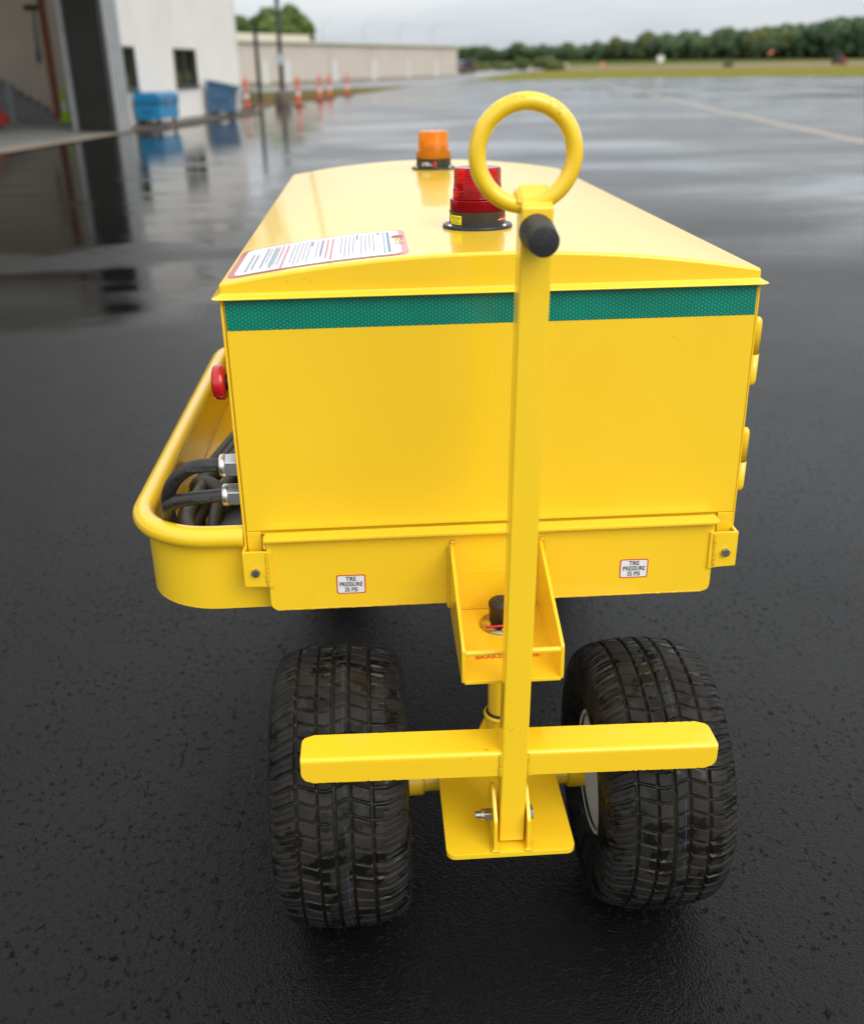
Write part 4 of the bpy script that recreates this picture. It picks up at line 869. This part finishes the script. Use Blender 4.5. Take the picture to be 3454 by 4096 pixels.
# folded dark door leaf
def leaf():
    q = [(-7.41, 26.35), (-6.263, 25.31)]; b = MB(); prof = []; n_ = 10
    dx, dy = (q[1][0] - q[0][0]), (q[1][1] - q[0][1]); L_ = math.hypot(dx, dy); ox, oy = dy / L_, -dx / L_
    for i in range(n_):
        for f, o_ in ((0, 0), (.45, 0), (.55, .09), (.88, .09)): k = (i + f) / n_; prof.append((q[0][0] + dx * k + ox * o_, q[0][1] + dy * k + oy * o_))
    prof.append(q[1]); m__ = len(prof)
    return b.add([(x_, y_, .03) for x_, y_ in prof] + [(x_, y_, 5.15) for x_, y_ in prof], [(i, i + 1, m__ + i + 1, m__ + i) for i in range(m__ - 1)])
dl = hp('door_leaf', leaf(), DARKLEAF)
b = MB().prism([(-7.41, 26.37), (-6.273, 25.34), (-6.08, 25.97), (-7.22, 26.87)], .032, 5.10, 'z'); hp('leaf_core', b, TRIMG, dl)
for k in range(4):
    f0, f1 = k / 4 + .02, (k + 1) / 4 - .05
    xa, ya, xb, yb = -6.263 + .20 * f0, 25.31 + .71 * f0, -6.263 + .20 * f1, 25.31 + .71 * f1
    hp('edge_rib', MB().prism([(xa, ya), (xb, yb), (xb + .03, yb - .01), (xa + .03, ya - .01)], .033, 5.13, 'z'), RIBM, dl)
hp('leaf_stile', MB().box(-7.58, -7.44, 26.3, 26.44, .03, 5.12), TRIMG, dl)
structure(sheet('hangar_floor', [F2(.2, -.2), F2(11.5, -.2), F2(11.5, .0), F2(38, .0), F2(38, -22), F2(.2, -22)], .012, CONCG))
structure(sheet('concrete_threshold', [F2(11.2, -.1), F2(11.2, .55), F2(38, .62), F2(38, -.5)], .016, CONC))
b = MB(); fbox(b, .5, 11.15, -.009, .80, .004, .075); structure(part('walkway', b, KERB, None, .02))
# stair, rail and things inside
ST = empty('staircase', (-10.6, 34.9, .012), 'grey steel staircase with railing inside the hangar bay', 'staircase'); so_ = Vector((-10.6, 34.9, .012))
for k in range(12): part('step', MB().box(-.26 * (k + 1), -.26 * k + .03, 0, 1.0, k * .17, (k + 1) * .17), STAIR, ST)
part('stringer', MB().prism([(.03, 0), (-3.15, 0), (-3.15, 2.05), (-3.0, 2.05), (0.03, .19)], -.06, -.003, 'y'), STAIR, ST)
part('landing', MB().box(.05, 1.6, -.6, 1.1, 0, .12), STAIR, ST)
RL = empty('stair_railing', (-10.88, 31.5, .012), 'grey guard railing with thin bars left of the stairs', 'railing'); 
part('handrail', MB().tube([(.25, 0, 1.05), (-.2, 0, 1.25), (-2.4, 0, 2.35)], .05, 8), STAIR, RL); part('newel_post', MB().box(.12, .32, -.06, .06, 0, 1.1), TRIMG, RL)
for k in range(11): part('baluster', MB().cyl((-.05 - .21 * k, 0, 0), (-.05 - .21 * k, 0, 1.12 + .105 * k), .018, n=6), STAIR, RL)
part('lower_rail', MB().tube([(.2, 0, .25), (-2.4, 0, 1.45)], .03, 6), STAIR, RL)
GC = empty('traffic_cone', (-9.30, 32.2, .012), 'lime green traffic cone with grey band inside the hangar bay', 'cone')
part('cone_body', MB().lathe([(.17, .04), (.155, .05), (.04, .96), (.03, .97), (.001, .97)], n=24), LIMEC, GC); part('cone_base', MB().box(-.2, .2, -.2, .2, 0, .045), LIMEC, GC, .01); part('cone_collar', MB().lathe([(.124, .32), (.092, .57)], n=24), WHB, GC)
TG = empty('tow_tractor', (-10.25, 28.0, .012), 'red and yellow tow tractor at the left edge of the bay', 'vehicle'); TG.scale = (.8, .8, .72)
part('body', MB().prism([(-1.2, .2), (.62, .2), (.55, .45), (.25, .85), (-.2, 1.0), (-1.2, 1.0)], -.5, .5, 'y'), REDM, TG, .04); part('fender', MB().lathe([(.30, -.12), (.34, 0), (.30, .12), (.18, .14), (.18, -.14)], (.05, -.58, .42), 20, 'y'), YELM, TG)
for x_, y_ in ((.05, -.55), (-.9, -.55), (.05, .45), (-.9, .45)):
    part('wheel', MB().lathe([(.04, -.09), (.20, -.09), (.235, -.05), (.235, .05), (.20, .09), (.04, .09)], (x_, y_, .237), 20, 'y'), BLKR, TG)
part('headlamp', MB().lathe([(.001, -.53), (.10, -.53), (.11, -.50), (.11, -.45)], (.32, 0, .62), 16, 'y'), YELM, TG)
WL = empty('wall_hung_tool', (-10.78, 35.45, 2.05), 'grey blue bracket tool hanging on the beige interior wall', 'tool'); part('shaft', MB().cyl((0, 0, 0), (.06, 0, 1.2), .07, .05, n=10), TRIMG, WL); part('head', MB().box(-.22, .2, -.08, .08, 1.2, 1.36), BLKPOST, WL); part('grip', MB().cyl((-.02, 0, -.35), (0, 0, 0), .06, .08, n=10), BLUED, WL)

# ------------------------------------------------------------------ things along the hangar wall
CH = empty('tool_chest', (*F2(9.55, .48), .075), 'bright blue steel job site tool chest on casters by the hangar wall', 'tool chest', rz=math.atan2(-DV.y, -DV.x))
# local x runs away along the wall, y towards the wall
part('chest_body', MB().box(-.75, .75, -.30, .34, .16, .50), BLUE, CH, .015); part('chest_step', MB().box(-.76, .76, -.315, .35, .50, .60), BLUED, CH, .01)
part('chest_lid', MB().prism([(-.325, .602), (.355, .602), (.355, .80), (-.18, .80), (-.325, .74)], -.77, .77, 'x'), BLUE, CH, .012)
for x_ in (-.6, .6):
    for y_ in (-.2, .24):
        part('caster_wheel', MB().lathe([(.02, -.025), (.06, -.025), (.065, 0), (.06, .025), (.02, .025)], (x_, y_, .066), 14, 'y'), BLKR, CH); part('caster_fork', MB().box(x_ - .05, x_ + .05, y_ - .04, y_ + .04, .10, .158), BLKPOST, CH)
part('handle', MB().tube([(-.76, -.12, .38), (-.83, -.10, .36), (-.83, .14, .36), (-.76, .16, .38)], .015, 8), BLKPOST, CH); part('padlock_hasp', MB().box(-.08, .08, -.345, -.318, .52, .66), TRIMG, CH)
DM = empty('dumpster', (*F2(4.0, .60), .075), 'slate blue dumpster with sloping dark lid beside the hangar corner', 'dumpster', rz=math.atan2(-DV.y, -DV.x) - PI / 2); DM.scale = (.78, .8, .88)
part('bin_body', MB().prism([(-.52, .12), (.40, .12), (.52, .93), (-.52, 1.12)], -.40, .40, 'y'), SLATE, DM, .02); part('bin_lid', MB().prism([(-.56, 1.125), (.60, .910), (.60, .955), (-.56, 1.17)], -.44, .44, 'y'), TEAL, DM, .01)
part('front_lip', MB().box(.505, .60, -.42, .42, .80, .905), TEAL, DM, .01)
for x_, y_ in ((-.4, -.3), (.3, -.3), (-.4, .3), (.3, .3)): part('foot', MB().box(x_ - .06, x_ + .06, y_ - .06, y_ + .06, 0, .118), BLKPOST, DM)
part('fork_pocket', MB().box(-.2, .2, -.45, -.402, .50, .64), SLATE, DM)
HR = empty('pipe_rail', (*F2(.9, .5), .095), 'thin dark pipe rail between dumpster and hangar corner', 'railing', rz=math.atan2(-DV.y, -DV.x))
part('rail', MB().tube([(-.9, 0, 0), (-.9, 0, .55), (.9, 0, .62), (.9, 0, 0)], .025, 8), BLKPOST, HR); part('mid_rail', MB().tube([(-.9, 0, .3), (.9, 0, .34)], .02, 6), BLKPOST, HR)

# ------------------------------------------------------------------ poles and channelizers
LP = empty('light_pole', (-3.55, 44.0, 0), 'tall dark light pole with grey box standing in a round concrete base', 'light pole')
part('base', MB().lathe([(.32, -.03), (.34, .10), (.36, .40), (.33, .52), (.20, .60), (.001, .60)], n=24), BROWN, LP); part('shaft', MB().cyl((0, 0, .60), (.06, 0, 9.5), .105, .07, n=16), POLEM, LP)
part('control_box', MB().box(-.17, .17, -.20, -.10, 1.55, 1.95), GREYL, LP, .01); part('lamp_arm', MB().tube([(.05, 0, 9.4), (.4, -.1, 9.7), (1.4, -.4, 9.8)], .04, 8), POLEM, LP); part('lamp_head', MB().box(1.2, 1.9, -.65, -.30, 9.72, 9.86), POLEM, LP, .03)
BP = empty('black_post', (-4.42, 43.3, 0), 'short square topped black post left of the light pole', 'post')
part('shaft', MB().cyl((0, 0, .08), (0, 0, 2.9), .085, n=14), BLKPOST, BP); part('footing', MB().box(-.4, .35, -.3, .3, -.02, .08), mat('reddish_pad', (.22, .14, .11), .8, var=.2, vscale=3), BP, .02); part('cap', MB().box(-.11, .11, -.11, .11, 2.9, 3.0), BLKPOST, BP)
def channelizer(x, y, label, rz):
    r_ = empty('channelizer_post', (x, y, 0), label, 'traffic post', 'orange and white channelizer posts along the apron edge', rz)
    part('rubber_base', MB().prism([(.26 * math.cos(a), .26 * math.sin(a)) for a in np.linspace(PI / 8, PI / 8 + 2 * PI, 8, endpoint=False)], .003, .055, 'z'), BLKR, r_)
    part('tube', MB().lathe([(.100, .055), (.094, .12), (.083, .40), (.074, .75), (.065, 1.02), (.060, 1.06), (.03, 1.09), (.001, 1.09)], n=20), ORNG, r_)
    for z0, z1 in ((.40, .56), (.72, .88)): part('reflective_band', MB().lathe([(.088 - .0255 * (z0 - .4) / .6 + .001, z0), (.088 - .0255 * (z1 - .4) / .6 - .002, z1)], n=20), WHB, r_)
    part('grab_loop', MB().tube([(-.05, 0, 1.08), (-.05, 0, 1.14), (.05, 0, 1.14), (.05, 0, 1.08)], .014, 8), ORNG, r_)
    return r_
for (x, y), l_ in zip([(-4.62, 39.9), (-2.82, 42.5), (-2.21, 48.9), (-1.87, 52.8), (-1.05, 57.1)], ['orange and white channelizer post at the hangar corner', 'orange and white channelizer post just right of the light pole', 'middle orange and white channelizer post of the row', 'second farthest orange and white channelizer post', 'farthest orange and white channelizer post, rightmost of the row']): channelizer(x, y, l_, RNG.uniform(0, 1))

# ------------------------------------------------------------------ tan building
TL, TRr = Vector((-11.1, 102.5)), Vector((12.75, 149.2)); TD = (TRr - TL).normalized(); TN = Vector((TD.y, -TD.x)); TLen = (TRr - TL).length
def T2(s_, o_=0): p = TL + TD * s_ + TN * o_; return (p.x, p.y)
TO = Vector((*T2(TLen / 2), 0)); TB = empty('tan_building', TO, 'long low tan metal building with a row of white doors', 'building')
def tbox(mb, s0, s1, o0_, o1_, z0, z1):
    q = [T2(s0, o0_), T2(s1, o0_), T2(s1, o1_), T2(s0, o1_)]
    return mb.add([(x_ - TO.x, y_ - TO.y, z0) for x_, y_ in q] + [(x_ - TO.x, y_ - TO.y, z1) for x_, y_ in q], [(3, 2, 1, 0), (4, 5, 6, 7), (1, 5, 4, 0), (2, 6, 5, 1), (3, 7, 6, 2), (0, 4, 7, 3)])
part('wall', tbox(MB(), -30, TLen, -14, 0, -.3, 3.78), TAN, TB); part('roof', tbox(MB(), -30.3, TLen + .3, -14.3, .35, 3.785, 4.0), TANT, TB, .02)
part('raised_roof', tbox(MB(), -30, 17.5, -12, -3, 4.003, 4.75), TANT, TB); part('wall_base', tbox(MB(), -30, TLen, .003, .05, -.25, .35), mat('stained_wall_base', (.28, .24, .18), .7, var=.3, vscale=.6), TB)
C0 = np.array([-.178, -1.471])
def s_of(u):
    r_ = (u - 1727) / 4007.83; d_ = np.array([cf.x, cf.y]) + np.array([cr.x, cr.y]) * r_ - np.array([cu.x, cu.y]) * (315 - 2048) / -4007.83 * -1
    M2 = np.array([[TD.x, -d_[0]], [TD.y, -d_[1]]]); return float(np.linalg.solve(M2, C0 - np.array([TL.x, TL.y]))[0])
for u in (1062, 1150, 1340, 1495, 1632, 1743):
    s_ = s_of(u); z0 = max(0, (s_ - 10) * .0075) * 0 + .1
    d_ = part('door', tbox(MB(), s_ - .55, s_ + .55, .003, .06, z0, z0 + 2.15), DOORW, TB); part('door_frame', tbox(tbox(tbox(MB(), s_ - .65, s_ - .553, .002, .09, z0, z0 + 2.25), s_ + .553, s_ + .65, .002, .09, z0, z0 + 2.25), s_ - .553, s_ + .553, .002, .09, z0 + 2.153, z0 + 2.25), TANT, d_)
for s_ in (6, 16, 26, 36, 46): part('downspout', tbox(MB(), s_, s_ + .1, .003, .10, 0, 3.78), TAN, TB)
part('end_trim', tbox(MB(), TLen - .02, TLen + .06, -.1, .06, -.2, 3.78), TANT, TB)
# lamps behind the tan building
for k, (u, d_) in enumerate(((1290, 165), (1455, 172), (1597, 180), (1727, 190))):
    rr_ = np.array([cf.x, cf.y]) + np.array([cr.x, cr.y]) * (u - 1727) / 4007.83 + np.array([cu.x, cu.y]) * (2048 - 150) / 4007.83; p = C0 + rr_ * d_
    L_ = empty('parking_lamp', (p[0], p[1], zt(*p)), ['slim pale lamp post behind the tan building, leftmost of four', 'slim pale lamp post behind the tan building, second from left', 'slim pale lamp post behind the tan building, third from left', 'slim pale lamp post behind the tan building, rightmost of four'][k], 'lamp post', 'lamp posts behind the tan building')
    part('mast', MB().cyl((0, 0, 0), (0, 0, 7.6), .09, .06, n=8), GREYL, L_); part('arm', MB().tube([(0, 0, 7.5), (.5, 0, 7.75), (1.3, 0, 7.8)], .045, 6), GREYL, L_); part('head', MB().box(1.0, 1.6, -.16, .16, 7.74, 7.86), GREYL, L_, .02)

# ------------------------------------------------------------------ vegetation
def leaf_cloud(lobes, n, size, seed):
    g = np.random.default_rng(seed); V = []; F = []
    L_ = np.array(lobes, float); vol = L_[:, 3] * L_[:, 4] * L_[:, 5]; pick = g.choice(len(L_), n, p=vol ** .75 / (vol ** .75).sum())
    d = g.normal(size=(n, 3)); d /= np.linalg.norm(d, axis=1)[:, None]; rad = g.uniform(.55, 1.06, n) ** .6
    P = L_[pick, :3] + d * rad[:, None] * L_[pick, 3:6]
    nn_ = d + g.normal(size=(n, 3)) * .6; nn_ /= np.linalg.norm(nn_, axis=1)[:, None]
    a = np.cross(nn_, g.normal(size=(n, 3))); a /= np.linalg.norm(a, axis=1)[:, None]; b_ = np.cross(nn_, a); s_ = size * g.uniform(.6, 1.3, n)[:, None]
    Q = np.stack([P - a * s_ * .5, P - b_ * s_ * .8, P + a * s_ * .5, P + b_ * s_ * .9], 1).reshape(-1, 3)
    return MB().add(map(tuple, Q), [(4 * i, 4 * i + 1, 4 * i + 2, 4 * i + 3) for i in range(n)])
def crown_lobes(h, w_, seed, k=11):
    g = random.Random(seed); o = [(0, 0, h * .62, w_ * .42, w_ * .42, h * .26)]
    for i in range(k):
        a = 2 * PI * i / k + g.uniform(-.4, .4); r_ = w_ * g.uniform(.16, .34); z_ = h * g.uniform(.16, .86); q = w_ * g.uniform(.15, .25)
        o.append((r_ * math.cos(a), r_ * math.sin(a), z_, q, q, q * g.uniform(.7, 1.0)))
    return o
def trunk(h, r, seed):
    g = random.Random(seed); b = MB(); b.tube([(g.uniform(-.1, .1) * i * .3, g.uniform(-.1, .1) * i * .3, h * .78 * i / 6) for i in range(7)], [r * (1 - i / 7.5) for i in range(7)], 8)
    for i in range(6):
        a = g.uniform(0, 2 * PI); z_ = h * g.uniform(.25, .55); b.tube([(0, 0, z_), (math.cos(a) * h * .10, math.sin(a) * h * .10, z_ + h * .10), (math.cos(a) * h * .19, math.sin(a) * h * .19, z_ + h * .24)], [r * .4, r * .25, r * .08], 6)
    return b
VAR = []
for k, (h, w_, m_) in enumerate(((9.5, 8.5, 1), (8.6, 9.0, 2), (10.4, 8.0, 1), (8.0, 8.5, 2), (9.0, 7.0, 0), (8.8, 9.5, 3))):
    cm_ = leaf_cloud(crown_lobes(h, w_, k + 1), 2600, .62, k + 20).mesh('crown'); cm_.materials.append(LEAFN[m_]); tm_ = trunk(h, .22, k + 5).mesh('trunk'); tm_.materials.append(BARK); VAR.append((h, cm_, tm_))
def tree(x, y, v, sc, label, group=None, rz=0, zoff=0):
    r_ = empty('woodland_tree', (x, y, zt(x, y) - .1 + zoff), label, 'tree', group, rz); r_.scale = (sc, sc, sc)
    link('crown', VAR[v][1], None, r_); link('trunk', VAR[v][2], None, r_); return r_
g = random.Random(4)
U0, U1, NT = .088, .52, 62
for row in range(3):
    for i in range(NT):
        f = max(0, (i + g.uniform(-.3, .3)) / (NT - 1)); ux = U0 + (U1 - U0) * f
        d_ = 500 - 215 * min(1, f * 1.05) ** .8 + row * 16 + g.uniform(-4, 4)
        y = d_ / math.sqrt(1 + ux * ux); x = ux * y
        tall = .62 + .10 * math.sin(f * 9) + (.34 if f > .42 else .34 * max(0, (f - .25) / .17))
        tree(x, y, g.choice((0, 1, 2, 3, 1, 3, 5)), tall * g.uniform(.70, 1.18), ('low distant tree in the hazy left stretch of the wood line' if f < .3 else 'broad green tree in the middle stretch of the wood line' if f < .6 else 'tall dark green tree in the right stretch of the wood line'), 'wood line across the airfield', g.uniform(0, 6), zoff=-2.6 if row == 2 else 0)
for k, (u, d_, v, sc) in enumerate(((985, 152, 4, .88), (1055, 156, 4, 1.0), (1125, 150, 4, 1.02), (1172, 158, 4, 1.05), (930, 150, 4, .95))):
    rr_ = np.array([cf.x, cf.y]) + np.array([cr.x, cr.y]) * (u - 1727) / 4007.83 + np.array([cu.x, cu.y]) * (2048 - 150) / 4007.83; p = C0 + rr_ * d_ / np.linalg.norm(rr_)
    tree(p[0], p[1], v, sc, 'bright green tree rising behind the tan building roof', 'trees behind the tan building', k * 1.3)
for k, (u, d_, w_, h, m_, l_) in enumerate(((2085, 185, 2.6, 2.3, 0, 'rounded green bush left of its pair by the road end'), (2180, 180, 3.6, 2.4, 3, 'wide olive bush at the right end of the road'), (2005, 192, 4.2, 1.5, 3, 'low brown green brush near the parked car'), (2225, 182, 3.0, 1.2, 0, 'low green shrub right of the wide olive bush'), (1925, 200, 3.0, 1.4, 3, 'scrubby low brush just right of the parked car'))):
    rr_ = np.array([cf.x, cf.y]) + np.array([cr.x, cr.y]) * (u - 1727) / 4007.83 + np.array([cu.x, cu.y]) * (2048 - 260) / 4007.83; p = C0 + rr_ * d_ / np.linalg.norm(rr_)
    r_ = empty('bush', (p[0], p[1], zt(*p)), l_, 'bush'); gg = random.Random(k)
    part('foliage', leaf_cloud([(gg.uniform(-.35, .35) * w_, gg.uniform(-.3, .3) * w_, h * gg.uniform(.3, .62), w_ * .28, w_ * .25, h * .36) for _ in range(7)], 1500, .24, k), LEAFN[m_], r_)
    b = MB(); 
    for q in range(6): a = gg.uniform(0, 6.28); b.tube([(0, 0, 0), (math.cos(a) * w_ * .1, math.sin(a) * w_ * .1, h * .35), (math.cos(a) * w_ * .25, math.sin(a) * w_ * .25, h * .7)], [.05, .04, .015], 5)
    part('stems', b, BARK, r_)

# ------------------------------------------------------------------ far things
def far(u, d_, v=250):
    rr_ = np.array([cf.x, cf.y]) + np.array([cr.x, cr.y]) * (u - 1727) / 4007.83 + np.array([cu.x, cu.y]) * (2048 - v) / 4007.83; p = C0 + rr_ * d_ / np.linalg.norm(rr_); return (p[0], p[1], zt(*p))
CR = empty('parked_car', far(1853, 158), 'dark parked car seen from behind at the tan building corner', 'car', rz=.25)
part('body', MB().prism([(-.95, .35), (.95, .35), (.97, .95), (.92, 1.08), (-.92, 1.08), (-.97, .95)], -2.3, 2.2, 'y'), VAN, CR, .08); part('cabin', MB().prism([(-.90, 1.085), (.90, 1.085), (.74, 1.74), (.62, 1.82), (-.62, 1.82), (-.74, 1.74)], -2.1, 1.0, 'y'), VAN, CR, .06)
part('rear_window', MB().prism([(-.70, 1.2), (.70, 1.2), (.60, 1.65), (-.60, 1.65)], -2.14, -2.103, 'y'), CARG, CR); part('bumper', MB().box(-.93, .93, -2.42, -2.303, .38, .62), BLKP, CR, .03)
for s_ in (-1, 1):
    part('tail_light', MB().box(min(s_ * .72, s_ * .94), max(s_ * .72, s_ * .94), -2.34, -2.303, .82, 1.04), TAIL, CR, .01); part('side_window', MB().box(min(s_ * .845, s_ * .865), max(s_ * .845, s_ * .865), -1.7, .7, 1.2, 1.6), CARG, CR)
    for y_ in (-1.5, 1.4): part('wheel', MB().lathe([(.05, -.11), (.30, -.11), (.345, -.07), (.345, .07), (.30, .11), (.05, .11)], (s_ * .86, y_, .345), 20, 'x'), BLKR, CR)
S1 = empty('airfield_sign', far(2640, 262), 'pale rounded airfield board standing in front of the woods', 'sign'); S1.scale = (.75, .75, .75); part('panel', MB().prism(rrect(-1.05, 1.05, .35, 2.35, .55, 6), -.08, .08, 'y'), SIGNW, S1); part('leg', MB().cyl((-.6, 0, -.05), (-.6, 0, .4), .06, n=8), POLEM, S1); part('leg', MB().cyl((.6, 0, -.05), (.6, 0, .4), .06, n=8), POLEM, S1)
S2 = empty('sign_box', far(2912, 172), 'low dark airfield sign box on the dry grass', 'sign'); part('housing', MB().box(-.72, .72, -.15, .15, .2, .82), BLKPOST, S2, .03); part('leg', MB().cyl((-.5, 0, -.05), (-.5, 0, .22), .05, n=8), POLEM, S2); part('leg', MB().cyl((.5, 0, -.05), (.5, 0, .22), .05, n=8), POLEM, S2); part('roof_strip', MB().box(-.74, .74, -.17, .17, .823, .87), TRIMG, S2)
S3 = empty('windsock', far(3066, 258), 'small orange windsock on a short mast before the woods', 'windsock'); part('mast', MB().cyl((0, 0, -.05), (0, 0, 1.7), .05, n=8), POLEM, S3); part('sock', MB().cyl((.05, 0, 1.55), (1.05, 0, 2.1), .14, .34, n=14), WSOCK, S3); part('hoop', MB().tube([(1.05 - .15 * math.sin(a), .34 * math.cos(a), 2.1 + .30 * math.sin(a)) for a in np.linspace(0, 2 * PI, 18, endpoint=False)], .03, 6, closed=True), POLEM, S3)
S4 = empty('mowing_tractor', far(3356, 190), 'small red mowing tractor with dark cab at the far right', 'tractor', rz=.6); part('hood', MB().prism([(-.2, .5), (1.2, .5), (1.2, .95), (1.0, 1.1), (-.2, 1.15)], -.32, .32, 'y'), REDM, S4, .05)
part('cab_frame', MB().prism([(-1.0, .6), (-.22, .6), (-.3, 2.0), (-.9, 2.0)], -.45, .45, 'y'), BLKPOST, S4, .03); part('cab_roof', MB().box(-1.05, -.15, -.55, .55, 2.003, 2.12), BLKPOST, S4, .03); part('mower_deck', MB().box(-.2, .9, -.9, .9, .15, .35), REDM, S4, .04)
for x_, y_, r_ in ((-.7, -.62, .55), (-.7, .62, .55), (.85, -.5, .33), (.85, .5, .33)): part('wheel', MB().lathe([(.05, -.14), (r_ - .06, -.14), (r_, -.08), (r_, .08), (r_ - .06, .14), (.05, .14)], (x_, y_, r_), 20, 'y'), BLKR, S4)
S5 = empty('marker_drum', far(2407, 215), 'tiny orange marker drum on the dry field', 'marker'); part('drum', MB().lathe([(.30, 0), (.30, .25), (.27, .27), (.27, .62), (.24, .64), (.22, .9), (.001, .9)], n=16), ORNG, S5); part('band', MB().lathe([(.275, .35), (.275, .5)], n=16), WHB, S5)
S6 = empty('perimeter_cabinet', far(2260, 240), 'small pale utility cabinet at the far edge of the field', 'cabinet'); S6.scale = (.5, .5, .5); part('housing', MB().box(-1.1, 1.1, -.4, .4, 0, 1.1), SIGNW, S6, .05); part('top', MB().box(-1.2, 1.2, -.5, .5, 1.103, 1.22), TRIMG, S6, .03)
